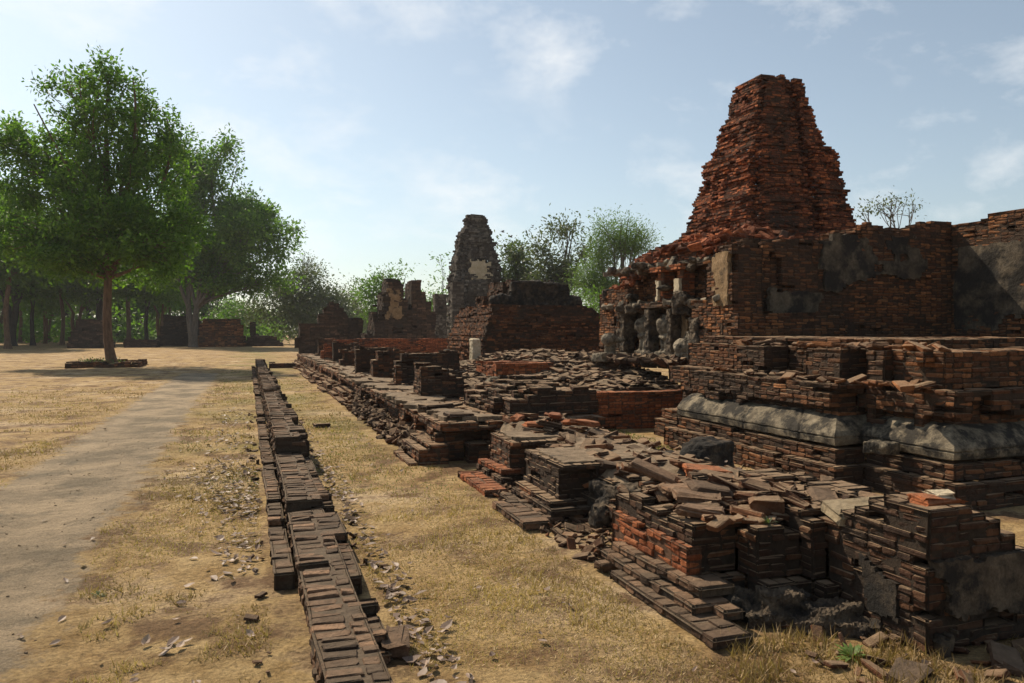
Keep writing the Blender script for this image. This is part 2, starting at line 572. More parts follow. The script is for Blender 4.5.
M["green_blade"] = leaf_mat("green_grass", (0.08, 0.105, 0.025), (0.20, 0.20, 0.06), 0.3)


def bark_mat(name, a, bcol):
    m, nt, b = new_mat(name)
    geo = nd(nt, "ShaderNodeNewGeometry")
    mpn = nd(nt, "ShaderNodeMapping")
    mpn.inputs["Scale"].default_value = (1, 1, 0.25)
    nt.links.new(geo.outputs["Position"], mpn.inputs[0])
    n = noise(nt, mpn.outputs[0], 9, 6, 0.65)
    nt.links.new(mix(nt, ramped(nt, n, [(0.3, 0.0), (0.7, 1.0)]), a, bcol), b.inputs["Base Color"])
    bump(nt, b, n, 0.8, 0.06)
    return m


M["bark"] = bark_mat("brown_bark", (0.075, 0.045, 0.028), (0.20, 0.125, 0.08))
M["bark_grey"] = bark_mat("grey_bark", (0.07, 0.058, 0.048), (0.17, 0.145, 0.12))
M["bark_dark"] = bark_mat("dark_bark", (0.03, 0.024, 0.02), (0.075, 0.06, 0.05))

# ------------------------------------------------------------------ ground
PATH_L, PATH_R = -2.45, -1.0


def gz(x, y):
    "ground height"
    n = 0.014 * fbm(np.asarray(x) * 1.6, np.asarray(y) * 1.6, 0, 40, 3)
    return n * smooth(70, 40, np.hypot(x, y))


def ground_colour(nt):
    geo = nd(nt, "ShaderNodeNewGeometry")
    pos = geo.outputs["Position"]
    sp = nd(nt, "ShaderNodeSeparateXYZ")
    nt.links.new(pos, sp.inputs[0])
    fine = noise(nt, pos, 38, 8, 0.75)
    mid = noise(nt, pos, 3.2, 6, 0.65)
    big = noise(nt, pos, 0.42, 5, 0.6)
    col = mix(nt, ramped(nt, mid, [(0.34, 0.0), (0.66, 1.0)]), (0.28, 0.172, 0.066), (0.46, 0.318, 0.150))
    # bare pale earth
    bare = noise(nt, pos, 0.75, 8, 0.70)
    col = mix(nt, ramped(nt, bare, [(0.50, 0.0), (0.60, 1.0)]), col, (0.58, 0.43, 0.26))
    # brown litter-coloured earth
    col = mix(nt, ramped(nt, noise(nt, pos, 1.5, 9, 0.74), [(0.48, 0.0), (0.58, 0.9)]), col, (0.135, 0.070, 0.030))
    # green tinge, by the low wall between x -1 and 2 and in a few patches
    g1 = ramped(nt, big, [(0.44, 0.0), (0.62, 0.8)])
    strip = math_n(nt, "SUBTRACT", 1.0, math_n(nt, "MULTIPLY", math_n(nt, "ABSOLUTE", math_n(nt, "ADD", sp.outputs[0], -0.5)), 0.45), True)
    far = ramped(nt, math_n(nt, "MULTIPLY", sp.outputs[1], 0.02), [(0.14, 0.12), (0.24, 1.0)])
    gf = math_n(nt, "MULTIPLY", math_n(nt, "MULTIPLY", g1, strip), far)
    col = mix(nt, gf, col, (0.185, 0.170, 0.045))
    return pos, fine, mix(nt, 0.9, col, ramped(nt, fine, [(0.25, 0.25), (0.5, 0.95), (0.75, 1.65)]), "MULTIPLY")


def ground_mat():
    m, nt, b = new_mat("dry_lawn")
    pos, fine, col = ground_colour(nt)
    nt.links.new(col, b.inputs["Base Color"])
    n1 = bump(nt, b, fine, 1.0, 0.03)
    bump(nt, b, noise(nt, pos, 9, 5, 0.6), 0.8, 0.06, n1)
    return m


def grid_mesh(name, xs, ys, zf, tint=None):
    X, Y = np.meshgrid(xs, ys, indexing="ij")
    Z = zf(X, Y)
    v = np.stack([X, Y, Z], -1).reshape(-1, 3)
    nx, ny = len(xs), len(ys)
    i, j = np.meshgrid(np.arange(nx - 1), np.arange(ny - 1), indexing="ij")
    a = (i * ny + j).ravel()
    f = np.stack([a, a + ny, a + ny + 1, a + 1], 1)
    return np_mesh(name, v, f, tint, True)


def spread(lo, hi, far, step):
    n = np.arange(lo, hi + 1e-6, step)
    out = np.geomspace(step * 2, far, 34)
    return np.concatenate([lo - out[::-1], n, hi + out])


M["ground"] = ground_mat()
prop(obj("ground", grid_mesh("ground", spread(-10, 12, 340, 0.11), spread(0, 42, 340, 0.13), gz), M["ground"]), kind="structure")


def path_mat():
    m, nt, b = new_mat("worn_path")
    pos, fine, gcol = ground_colour(nt)
    grit = noise(nt, pos, 70, 8, 0.75)
    mid = noise(nt, pos, 0.9, 8, 0.70)
    col = mix(nt, ramped(nt, mid, [(0.42, 0.0), (0.60, 1.0)]), (0.40, 0.30, 0.19), (0.20, 0.155, 0.10))
    col = mix(nt, ramped(nt, noise(nt, pos, 2.3, 6, 0.7), [(0.54, 0.0), (0.68, 0.7)]), col, (0.15, 0.125, 0.085))
    col = mix(nt, 0.85, col, ramped(nt, grit, [(0.28, 0.3), (0.5, 0.95), (0.72, 1.55)]), "MULTIPLY")
    at = nd(nt, "ShaderNodeAttribute", attribute_name="tint")
    sp = nd(nt, "ShaderNodeSeparateColor")
    nt.links.new(at.outputs["Color"], sp.inputs[0])
    e = math_n(nt, "ADD", sp.outputs[0], math_n(nt, "MULTIPLY_ADD", noise(nt, pos, 3.5, 8, 0.75), 1.6))
    nt.nodes[-2].inputs[2].default_value = -0.8
    col = mix(nt, ramped(nt, e, [(0.36, 0.0), (0.58, 1.0)]), gcol, col)
    nt.links.new(col, b.inputs["Base Color"])
    n1 = bump(nt, b, grit, 1.0, 0.03)
    bump(nt, b, noise(nt, pos, 9, 5, 0.6), 0.8, 0.06, n1)
    return m


def build_path():
    ys = np.concatenate([np.arange(-1, 12, 0.07), np.arange(12, 34, 0.18)])
    t = np.linspace(0, 1, 29)
    Y, T = np.meshgrid(ys, t, indexing="ij")
    l = PATH_L - 0.22 + 0.06 * fbm(Y * 0.9, 3.0, 0, 61, 4)
    r = PATH_R + 0.22 + 0.06 * fbm(Y * 0.9, 9.0, 0, 62, 4)
    cen = 0.05 * smooth(20, 33, Y)
    X = l + (r - l) * T + cen
    Z = gz(X, Y) - 0.012 + 0.017 * np.clip(np.minimum(T, 1 - T) * 14, 0, 1)
    v = np.stack([X, Y, Z], -1).reshape(-1, 3)
    nx, ny = len(ys), len(t)
    i, j = np.meshgrid(np.arange(nx - 1), np.arange(ny - 1), indexing="ij")
    a = (i * ny + j).ravel()
    f = np.stack([a, a + 1, a + ny + 1, a + ny], 1)[:, ::-1]
    e = np.minimum(np.minimum(T, 1 - T) * (r - l) * 1.55, 1.0)
    e = np.minimum(e, smooth(33, 28, Y) + 0.1)
    tint = np.stack([e, e, e], -1).reshape(-1, 3)
    M["path"] = path_mat()
    prop(obj("path", np_mesh("path", v, f, tint, True), M["path"]), kind="structure")


build_path()


# ------------------------------------------------------------------ eroded lumps and sweeps
def lump(name, parts, mat, parent=None, voxel=0.03, rough=0.03, rsize=0.25, seed=0, fine=0.012):
    """One continuous worn mass grown from several rough balls and boxes: parts = (centre, half sizes, rz, kind)"""
    rng = np.random.default_rng(seed)
    bm = bmesh.new()
    for c, s, rz, kind in parts:
        if kind == "ball":
            r = bmesh.ops.create_icosphere(bm, subdivisions=3, radius=1.0)
        elif kind == "cyl":
            r = bmesh.ops.create_cone(bm, cap_ends=True, segments=16, radius1=1.0, radius2=0.86, depth=2.0)
        else:
            r = bmesh.ops.create_cube(bm, size=2.0)
        mt = Matrix.Translation(c) @ Matrix.Rotation(rz, 4, "Z") @ Matrix.Diagonal((*s, 1))
        bmesh.ops.transform(bm, matrix=mt, verts=r["verts"])
    me = bpy.data.meshes.new(name)
    bm.to_mesh(me)
    bm.free()
    tmp = bpy.data.objects.new(name, me)
    COL.objects.link(tmp)
    md = tmp.modifiers.new("r", "REMESH")
    md.mode, md.voxel_size = "VOXEL", voxel
    dg = bpy.context.evaluated_depsgraph_get()
    dg.update()
    me2 = bpy.data.meshes.new_from_object(tmp.evaluated_get(dg))
    bpy.data.objects.remove(tmp)
    n = len(me2.vertices)
    co = np.zeros(n * 3, np.float32); me2.vertices.foreach_get("co", co); co = co.reshape(-1, 3).astype(float)
    no = np.zeros(n * 3, np.float32); me2.vertices.foreach_get("normal", no); no = no.reshape(-1, 3)
    f = 1 / rsize
    off = seed * 3.7
    d = rough * fbm(co[:, 0] * f + off, co[:, 1] * f, co[:, 2] * f, 70, 3) + fine * vn(co[:, 0] * f * 6, co[:, 1] * f * 6 + off, co[:, 2] * f * 6, 71)
    co = co + no * d[:, None]
    me2.vertices.foreach_set("co", co.astype(np.float32).ravel())
    me2.materials.clear()
    me2.update()
    me2.name = name
    return obj(name, me2, mat, parent)


def sweep(name, path, profile, mat, parent=None, step=0.05, rough=0.012, joint=0.45, seed=0):
    """A moulding: profile (outward, z) carried along path (x,y) with mitred corners. Outward is to the right of travel."""
    pts = [np.array(p, float) for p in path]
    nrm = []
    for a, b in zip(pts[:-1], pts[1:]):
        d = (b - a) / np.linalg.norm(b - a)
        nrm.append(np.array([d[1], -d[0]]))
    prof = np.array(profile, float)
    # densify profile
    pp = [prof[0]]
    for a, b in zip(prof[:-1], prof[1:]):
        k = max(1, int(np.linalg.norm(b - a) / 0.03))
        for q in range(1, k + 1):
            pp.append(a + (b - a) * q / k)
    pp = np.array(pp)
    rings, s_acc, S = [], 0.0, []
    for i, (a, b) in enumerate(zip(pts[:-1], pts[1:])):
        L = np.linalg.norm(b - a)
        k = max(2, int(L / step))
        n0 = nrm[i]
        m0 = n0 if i == 0 else (nrm[i - 1] + n0) / (1 + nrm[i - 1] @ n0)
        m1 = n0 if i == len(nrm) - 1 else (nrm[i + 1] + n0) / (1 + nrm[i + 1] @ n0)
        for q in range(k + 1):
            t = q / k
            if i and q == 0: continue
            base = a + (b - a) * t
            # inside a segment, the offset follows the normal; at mitres it runs to the corner
            ring = []
            for (o, z) in pp:
                A = a + m0 * o
                B = b + m1 * o
                p = A + (B - A) * t
                ring.append((p[0], p[1], z))
            rings.append(ring)
            S.append(s_acc + L * t)
        s_acc += L
    V = np.array(rings)
    S = np.array(S)
    cx = V[..., 0]
    w = rough * (fbm(V[..., 0] * 3, V[..., 1] * 3, V[..., 2] * 4, 80 + seed, 3) + 0.45 * fbm(V[..., 0] * 13, V[..., 1] * 13, V[..., 2] * 13, 83 + seed, 2))
    ph = np.abs(((S / joint) % 1.0) - 0.5) * joint
    groove = 0.016 * np.exp(-(ph / 0.014) ** 2)
    mid = V.mean(axis=(0, 1))
    nn = np.zeros_like(V)
    nn[..., 2] = 0.6
    nn[..., 0] = -0.6
    V = V + nn * (w - groove[:, None])[..., None]
    nr, npf = V.shape[:2]
    i, j = np.meshgrid(np.arange(nr - 1), np.arange(npf - 1), indexing="ij")
    a = (i * npf + j).ravel()
    f = np.stack([a, a + npf, a + npf + 1, a + 1], 1)
    me = np_mesh(name, V.reshape(-1, 3), f, None, False)
    return obj(name, me, mat, parent)


def plaster_sheet(name, origin, du, dv, nrm, w, h, mat, parent, thr=0.0, seed=0, cell=0.06, thick=0.022, fade=0.5, f=0.9):
    """Plaster still clinging to a wall: an uneven sheet with a broken outline and a real edge."""
    o, du, dv, nrm = (np.array(a, float) for a in (origin, du, dv, nrm))
    nu, nv = int(w / cell), int(h / cell)
    U, Vv = np.meshgrid(np.arange(nu + 1), np.arange(nv + 1), indexing="ij")
    jj = np.random.default_rng(seed).uniform(-0.35, 0.35, (2,) + U.shape) * cell
    uu, vv = U * cell + jj[0], Vv * cell + jj[1]
    e = np.minimum(np.minimum(uu, w - uu), np.minimum(vv, h - vv)) / fade
    nz = fbm(uu * f + seed * 7.3, vv * f, 0, 90 + seed, 4) + np.clip(e, 0, 1) * 0.9 - 0.45
    keep = nz > thr
    fq = keep[:-1, :-1] & keep[1:, :-1] & keep[1:, 1:] & keep[:-1, 1:]
    th = thick * (0.7 + 0.5 * fbm(uu * 3, vv * 3, 0, 95 + seed, 3)) + 0.02
    pos = o + uu[..., None] * du + vv[..., None] * dv
    front = (pos + th[..., None] * nrm).reshape(-1, 3)
    back = (pos - 0.03 * nrm).reshape(-1, 3)
    idx = np.arange((nu + 1) * (nv + 1)).reshape(nu + 1, nv + 1)
    i, j = np.nonzero(fq)
    F = np.stack([idx[i, j], idx[i + 1, j], idx[i + 1, j + 1], idx[i, j + 1]], 1)
    N = idx.size
    pad = np.zeros((nu + 2, nv + 2), bool)
    pad[1:-1, 1:-1] = fq
    sides = []
    for (di, dj, p, q) in ((-1, 0, (0, 1), (0, 0)), (1, 0, (1, 0), (1, 1)), (0, -1, (0, 0), (1, 0)), (0, 1, (1, 1), (0, 1))):
        m = ~pad[i + 1 + di, j + 1 + dj]
        a = idx[i[m] + p[0], j[m] + p[1]]
        b = idx[i[m] + q[0], j[m] + q[1]]
        sides.append(np.stack([a, b, b + N, a + N], 1))
    F = np.concatenate([F] + sides)
    used, inv = np.unique(F, return_inverse=True)
    me = np_mesh(name, np.concatenate([front, back])[used], inv.reshape(F.shape), None, False)
    bm = bmesh.new(); bm.from_mesh(me); bmesh.ops.recalc_face_normals(bm, faces=bm.faces); bm.to_mesh(me); bm.free()
    return obj(name, me, mat, parent)


# ------------------------------------------------------------------ the low wall beside the path
def low_wall_top(y):
    h = np.where(y < 6.4, 0.175, np.where(y < 9.0, 0.235, 0.405))
    h = np.where((y > 15.9) & (y < 16.6), 0.235, h)
    h = np.where((y > 22.0) & (y < 22.5), 0.29, h)
    return h


def low_wall_solid(x, y, z):
    e = 0.05 * fbm(y * 2.3, x * 3, 0, 12, 2)
    main = (z < low_wall_top(y) + np.where(x > 0.53, e - 0.035 - 0.10 * (vn(y * 1.3, 0, 0, 15) > 0.25), 0.35 * e))
    main &= ~((x > 0.53) & (y < 4.7) & (vn(y * 2.6, 2.0, 0, 16) > -0.1))
    return main


t = thing("low_brick_wall", "long narrow low wall of worn bricks between path and grass strip", "low wall", (0.4, 18, 0))
brickwork("brickwork", low_wall_solid, (0.29, 0.65, 2.2, 34.4, 0, 0.464), M["low"], t, True, 0.05, 2.6, 0.018, 21, orient="x", h=0.058, cell=0.09, bond=False, mortar=0.019, gap=0.015)
brickwork("footing_course", lambda x, y, z: (z < 0.05 + 0.058 * (vn(y * 0.5, 5, 0, 13) > -0.35)) & ((vn(y * 1.1, 1, 0, 14) > -0.62) | (y > 9)) & ((y > 5.0) | (vn(y * 3, 2, 0, 17) > 0.5)), (0.145, 0.265, 2.2, 34.4, 0, 0.116), M["low"], t, True, 0.04, 2.2, 0.014, 22, orient="x", h=0.058, cell=0.12, mortar=0.015, gap=0.012)

o = brickwork("low_cross_wall", lambda x, y, z: z < 0.2 + 0.07 * vn(x * 2, y, 0, 3), (0.84, 2.1, 34.0, 34.42, 0, 0.29), M["dark"], None, False, 0.03, 1.2, 0.012, 23)
prop(o, "short dark cross wall closing the far end of the grass strip", "low wall", kind="thing")


# ------------------------------------------------------------------ the long terrace
def terrace_solid(x, y, z):
    fall = smooth(9.9, 10.6, y) * smooth(19.0, 15.0, y) + 0.35 * (vn(y * 0.9, 0, 0, 31) > 0.1) * (y > 15)
    n = 0.05 * fbm(x * 2, y * 2, z * 3, 32, 2)
    edge = np.where(z < 0.064, 1.79, np.where(z < 0.12, 1.86, np.where(z < 0.18, 1.93, np.where(z < 0.24, 2.0, np.where(z < 0.42, 2.17 + 0.03, np.where(z < 0.48, 2.10, 2.06))))))
    edge = np.where(z < 0.25, edge + fall * (0.26 + 0.5 * n), edge)
    edge = edge + np.where(z > 0.4, 0.35 * np.maximum(n, 0), n * 0.4)
    front = np.where(z < 0.24, 9.0, np.where(z < 0.42, 9.16, 9.02)) + np.where(x > 2.9, 0.3 * n, 0)
    gap = (x > 2.2) & (x < 2.45) & (y < 9.25) & (z < 0.3)
    top = 0.525 - 0.06 * (fbm(x * 1.3, y * 1.3, 0, 33, 2) > 0.75)
    return (x > edge) & (y > front) & (z < top) & ~gap & ((x < 4.28 + n) | (y > 11.3))


t = thing("long_brick_terrace", "long raised brick terrace with stepped crumbling side beside the grass strip", "terrace", (3.2, 22, 0))
brickwork("brickwork", terrace_solid, (1.78, 5.28, 8.98, 20.18, 0, 0.58), M["brown"], t, True, 0.02, 1.3, 0.022, 31)
brickwork("brickwork", terrace_solid, (1.78, 4.58, 20.18, 37.4, 0, 0.58), M["brown"], t, False, 0.04, 1.5, 0.022, 32)

plaster_sheet("dusty_crust", (2.12, 9.1, 0.513), (1, 0, 0), (0, 1, 0), (0, 0, 1), 0.9, 25.0, M["earth"], t, 0.02, 77, 0.06, 0.012, 0.25, 1.3)

# cell walls standing crosswise on the terrace
cells = [  # x0, x1, y, thickness, top, material, label
    (2.62, 3.32, 12.3, 0.56, 1.00, "dark", "squat square stump of dark bricks standing alone near the terrace front", "wall stump"),
    (2.82, 4.08, 15.6, 0.42, 1.13, "dark", "broad dark cross wall on the terrace behind the square stump", "cross wall"),
    (2.56, 2.84, 14.9, 0.28, 0.93, "brown", "narrow brick pier standing close before the broad cross wall", "brick pier"),
    (2.66, 3.64, 17.6, 0.42, 1.10, "brown", "second cross wall with ragged lit end on the terrace", "cross wall"),
    (2.50, 2.92, 19.3, 0.28, 1.08, "dark", "short brick pier between the second and third cross walls", "brick pier"),
    (2.70, 3.82, 20.8, 0.42, 1.14, "dark", "third cross wall, high and dark, halfway along the terrace", "cross wall"),
    (2.60, 3.44, 23.6, 0.42, 1.08, "brown", "fourth cross wall with reddish bricks along the terrace", "cross wall"),
    (2.70, 3.54, 26.6, 0.42, 1.16, "dark", "fifth cross wall towards the far terrace end", "cross wall"),
    (2.56, 3.40, 29.6, 0.42, 1.10, "red", "reddish cross wall near the far end of the terrace", "cross wall"),
    (2.60, 3.72, 32.6, 0.56, 1.22, "dark", "thick last cross wall closing the terrace row", "cross wall"),
]
for q, (x0, x1, y, th, top, mk, lab, cat) in enumerate(cells):
    f = (lambda q, x0, x1, top: lambda x, y, z: (z < top + 0.07 * vn(x * 2.2, y * 2.2, q, 40) - 0.20 * smooth(x1 - 0.4, x1, x) * (q % 3 == 0)) & (x > x0 + 0.09 * (vn(z * 6, q, 0, 41) > 0.25)))(q, x0, x1, top)
    o = brickwork("cross_wall" if "cross" in cat else cat.replace(" ", "_"), f, (x0, x1, y, y + th, 0.522, 1.45), M[mk], None, y < 17, 0.05, 1.5, 0.02, 50 + q)
    prop(o, lab, cat, "cross walls along the terrace", "thing")

# the dark block by the terrace corner and the red wall of the sunken court
def corner_block(x, y, z):
    n = 0.09 * fbm(x * 1.8, y * 1.8, 0, 44, 2)
    return (x > 3.05 + 0.25 * (z > 0.7) + n) & (z < 0.86 + n - 0.16 * smooth(3.6, 3.1, x)) & (y > 9.3)


o = brickwork("dark_brick_block", corner_block, (2.9, 4.30, 9.28, 11.38, 0.522, 0.986), M["dark"], None, True, 0.06, 1.8, 0.03, 66)
prop(o, "low dark brick block with broken top behind the terrace corner", "wall stump", kind="thing")


def court_top(x, y):
    return 0.60 + 0.42 * smooth(11.5, 15.5, y) * smooth(4.6, 6.4, x) + 0.07 * fbm(x * 1.6, y * 1.6, 0, 45, 3)


def court_solid(x, y, z):
    wall = (y < 11.72) & (z < 0.59 + 0.012 * vn(x * 3, y, 0, 2)) & (x > 4.9)
    return wall


t = thing("red_brick_wall", "low red brick wall with clean top edge facing the sunken grass court", "low wall", (6.1, 11.5, 0))
brickwork("brickwork", court_solid, (4.86, 7.38, 11.3, 11.72, 0, 0.638), M["orange"], t, True, 0.015, 0.8, 0.012, 67)

t = thing("ruined_floor", "uneven floor of broken brick courses between red wall and figures", "brick floor", (5.8, 15, 0))
prop(t, kind="thing")
brickwork("brickwork", lambda x, y, z: (z < court_top(x, y)) & ((y > 11.7) | (x < 4.85)), (4.30, 7.38, 11.30, 20.12, 0.05, 1.25), M["brown"], t, True, 0.18, 3.0, 0.03, 68)
obj("earth", grid_mesh("earth", np.arange(4.34, 7.36, 0.07), np.arange(11.74, 20.1, 0.07), lambda x, y: court_top(x, y) - 0.005 + 0.035 * fbm(x * 3, y * 3, 0, 206, 3)), M["earth"], t)
o = brickwork("ruined_floor", lambda x, y, z: (z < 0.62 + 0.10 * fbm(x * 1.4, y * 1.4, 0, 46, 3) + 0.22 * smooth(13, 19, y)) & (y > 11.4 - 0 * x), (3.50, 4.34, 11.38, 20.06, 0.522, 1.044), M["brown"], None, False, 0.2, 3.0, 0.03, 69)
prop(o, "strip of collapsed brick floor beside the cross walls", "brick floor", kind="thing")
o = brickwork("brick_ledge", lambda x, y, z: z < 0.93 + 0.04 * vn(x * 2, y * 2, 0, 4), (4.55, 5.81, 14.4, 15.8, 0.6, 1.006), M["orange"], None, False, 0.06, 1.5, 0.02, 70)
prop(o, "low ledge of pale red bricks lying before the stepped ruin", "brick ledge", kind="thing")


# ------------------------------------------------------------------ platform with the moulded base
def plat(d, x, y):
    a = (x > 5.5 + d) & (y > 6.3 + d) & (y < 9.65 - d)
    b = (x > 5.85 + d) & (y > 5.2 + d)
    return (a | b) & (y < 10.62)


def platform_solid(x, y, z):
    n = 0.035 * fbm(x * 1.7, y * 1.7, z * 2.5, 130, 2)
    d = np.where(z < 0.26, 0.0, np.where(z < 0.405, 0.14, np.where(z < 0.72, 0.45, np.where(z < 0.81, 0.33, 0.28 - 0.0 * z))))
    low = plat(d + n, x, y) & (z < 1.04)
    # upper storey with set-back piers
    piers = ((x > 6.12 + n) & (y > 6.9) & (y < 7.5)) | ((x > 6.12 + n) & (y > 8.2) & (y < 8.8)) | ((x > 6.16 + n) & (y > 5.62)) & (y < 6.5) | (x > 6.45 + n) & (y > 5.9)
    up = piers & (y < 10.6) & (z < 1.40 + 0.5 * n)
    up2 = (x > 6.75 + n) & (y > 6.6 + n) & (z < 1.52)
    return (low | up | up2) & (y > 5.0)


t = thing("moulded_brick_platform", "big stepped brick platform with a rounded stucco moulding round its base", "platform", (8, 8, 0))
brickwork("brickwork", platform_solid, (5.5, 8.02, 5.19, 10.65, 0, 1.566), M["plat"], t, True, 0.03, 1.1, 0.022, 131)
brickwork("brickwork", platform_solid, (8.02, 11.94, 5.19, 6.87, 0, 1.566), M["plat"], t, True, 0.03, 1.1, 0.022, 132)
brickwork("platform_floor", lambda x, y, z: z < 1.5, (8.02, 11.94, 6.87, 10.65, 1.392, 1.508), M["wall"], t, False, 0.03, 1.3, 0.018, 133)
prof = [(-0.46, 0.72), (-0.36, 0.715), (-0.30, 0.69), (-0.22, 0.63), (-0.155, 0.57), (-0.13, 0.535), (-0.125, 0.515), (-0.14, 0.508), (-0.14, 0.50), (-0.13, 0.49), (-0.14, 0.43), (-0.18, 0.412), (-0.46, 0.40)]
sweep("stucco_moulding", [(5.5, 9.50), (5.5, 6.3), (5.85, 6.3), (5.85, 5.2), (11.6, 5.2)], prof, M["stucco"], t, 0.03, 0.019, 1.05, 1)

o = lump("worn_brick_piece", [((5.83, 6.02, 0.455), (0.10, 0.13, 0.055), 0.3, "box")], M["stucco"], None, 0.012, 0.02, 0.12, 3, 0.008)
prop(o, "single pale worn block resting on the moulding ledge by the inner corner", "stone block", kind="thing")


# ------------------------------------------------------------------ the great ruin: walls, figures' terrace and tower
TX, TY = 11.1, 14.85


def mass_top(x, y):
    m = np.maximum(np.maximum(np.abs(x - TX), np.abs(y - TY)) - 1.25, 0)
    pyr = 3.78 - 0.46 * m - 0.02 * m * m
    face = 3.12 - 0.30 * np.maximum(y - 12.8, 0) - 0.05 * smooth(14.6, 15.6, y)
    top = np.where(x < 8.2, np.minimum(face, pyr + 0.5), np.maximum(pyr, 0))
    front = np.where(y < 11.2, 3.07 + 0.33 * smooth(8.6, 10.0, x), -1)
    top = np.maximum(np.where(y < 11.2, np.minimum(top, front), top), front)
    return top + 0.10 * fbm(x * 1.5, y * 1.5, 0, 140, 3)


def mass_solid(x, y, z):
    n = 0.05 * fbm(x * 1.5, y * 1.5, z * 2.2, 141, 3)
    s = (x > 7.3 + n) & (y > 10.6 + n * 0.6) & (x + 1.0 * (y - 15.6) < 13.9 + 0 * n) & (y < 17.5) & (z < mass_top(x, y))
    s &= (y - 15.55) < (x - 7.3) * 0.9 + n
    # batter of the front: ledges at 1.1 and 2.05
    s &= ~((x < 7.44) & (z > 2.76) & (y > 11.0))
    # figures' niche and, above it, the pillared gallery
    s &= ~((x < 7.62 + n) & (z > 1.06) & (z < 2.02 + n) & (y > 11.75) & (y < 14.5))
    s &= ~((x < 7.60 + n) & (z > 2.10) & (z < 2.74) & (y > 11.35) & (y < 14.2))
    s &= ~((x < 7.5 + n) & (z > 2.42) & (y > 14.2))
    # broken hollow high on the front wall
    s &= ~((y < 10.74) & (np.hypot((x - 8.05) / 0.22, (z - 2.35) / 0.7) < 1 + 6 * n))
    # foot of the front projects
    foot = (x > 7.1 + n) & (y > 10.25 + n) & (y < 10.7) & (z < 1.86 + 2 * n) & (x < 9.2)
    return (s | foot)


def tower_solid(x, y, z):
    n = 0.05 * fbm(x * 1.9, y * 1.9, z * 2.4, 150, 3) + 0.045 * vn(x * 8, y * 8, z * 15, 151)
    hw = np.interp(z, [3.3, 3.9, 4.5, 5.0, 5.4, 5.46, 5.75, 6.5, 6.95, 7.25], [1.56, 1.40, 1.25, 1.13, 1.08, 0.97, 0.90, 0.68, 0.56, 0.46])
    dx, dy = x - TX, y - TY
    k = 0.86
    dx2 = dx - 0.02
    s = ((np.abs(dx2) < hw + n) & (np.abs(dy) < hw * k + n)) | ((np.abs(dx2) < hw * k + n) & (np.abs(dy) < hw + n))
    # a projecting corner on the far side still stands higher
    s |= (dx > 0) & (dx < 1.06 + n) & (np.abs(dy + 0.3) < 0.62) & (z < 5.62 + n)
    # slits eroded in the front
    s &= ~((np.abs(dx - 0.18) < 0.12 + n) & (dy < -hw + 0.16))
    return s & (z < 7.22 + 1.6 * n - 0.22 * np.abs(dx - 0.05))


t = thing("tall_brick_ruin", "great brick ruin with battered tower, high front wall and figure niches", "temple ruin", (10, 13, 0))
brickwork("base_brickwork", lambda x, y, z: mass_solid(x, y, z) & ((z < 2.76) | (y < 11.2)), (7.02, 13.88, 10.23, 17.51, 0.87, 3.654), M["wall"], t, True, 0.012, 1.1, 0.03, 142)
brickwork("upper_slope", lambda x, y, z: mass_solid(x, y, z) & (z >= 2.755) & (y >= 11.2), (7.16, 13.88, 11.21, 17.51, 2.726, 4.002), M["red"], t, True, 0.08, 2.2, 0.04, 143, shift=0.5)
brickwork("tower", tower_solid, (9.4, 12.9, 13.16, 16.66, 3.364, 7.396), M["tower"], t, True, 0.02, 1.15, 0.035, 151, shift=0.4)
def pillar_mesh(x, y, z0, z1):
    f = lambda X, Y, Z: (np.maximum(np.abs(X - x), np.abs(Y - y)) < 0.14 + 0.07 * ((Z > z1 - 0.12) | (Z < z0 + 0.02)))
    return brickwork("pillar", f, (x - 0.21, x + 0.21, y - 0.21, y + 0.21, z0, z1), M["orange"], t, True, 0.0, 1.0, 0.01, 160)
for (x, y) in ((7.42, 12.95), (7.42, 12.25)):
    p = pillar_mesh(x, y, 2.08, 2.78)
    plaster = plaster_sheet("plaster", (x - 0.142, y + 0.11, 2.10), (0, -1, 0), (0, 0, 1), (-1, 0, 0), 0.20, 0.44, M["cream"], t, -0.5, int(y * 10), 0.03, 0.012, 0.1)
    plaster.parent = p
    plaster.matrix_parent_inverse = Matrix.Identity(4)
plaster_sheet("plaster", (7.55, 13.95, 1.10), (0, -1, 0), (0, 0, 1), (-1, 0, 0), 1.9, 0.9, M["tan_plaster"], t, -0.15, 3, 0.05, 0.03, 0.3)
plaster_sheet("plaster", (8.75, 10.6, 2.0), (1, 0, 0), (0, 0, 1), (0, -1, 0), 2.9, 1.25, M["plaster"], t, 0.0, 5, 0.06, 0.035, 0.5)
plaster_sheet("plaster", (7.95, 10.6, 1.5), (1, 0, 0), (0, 0, 1), (0, -1, 0), 1.2, 0.8, M["plaster"], t, 0.05, 6, 0.06, 0.035, 0.4)
plaster_sheet("plaster", (7.3, 11.25, 1.95), (0, -1, 0), (0, 0, 1), (-1, 0, 0), 0.6, 0.95, M["tan_plaster"], t, -0.2, 8, 0.05, 0.03, 0.15)


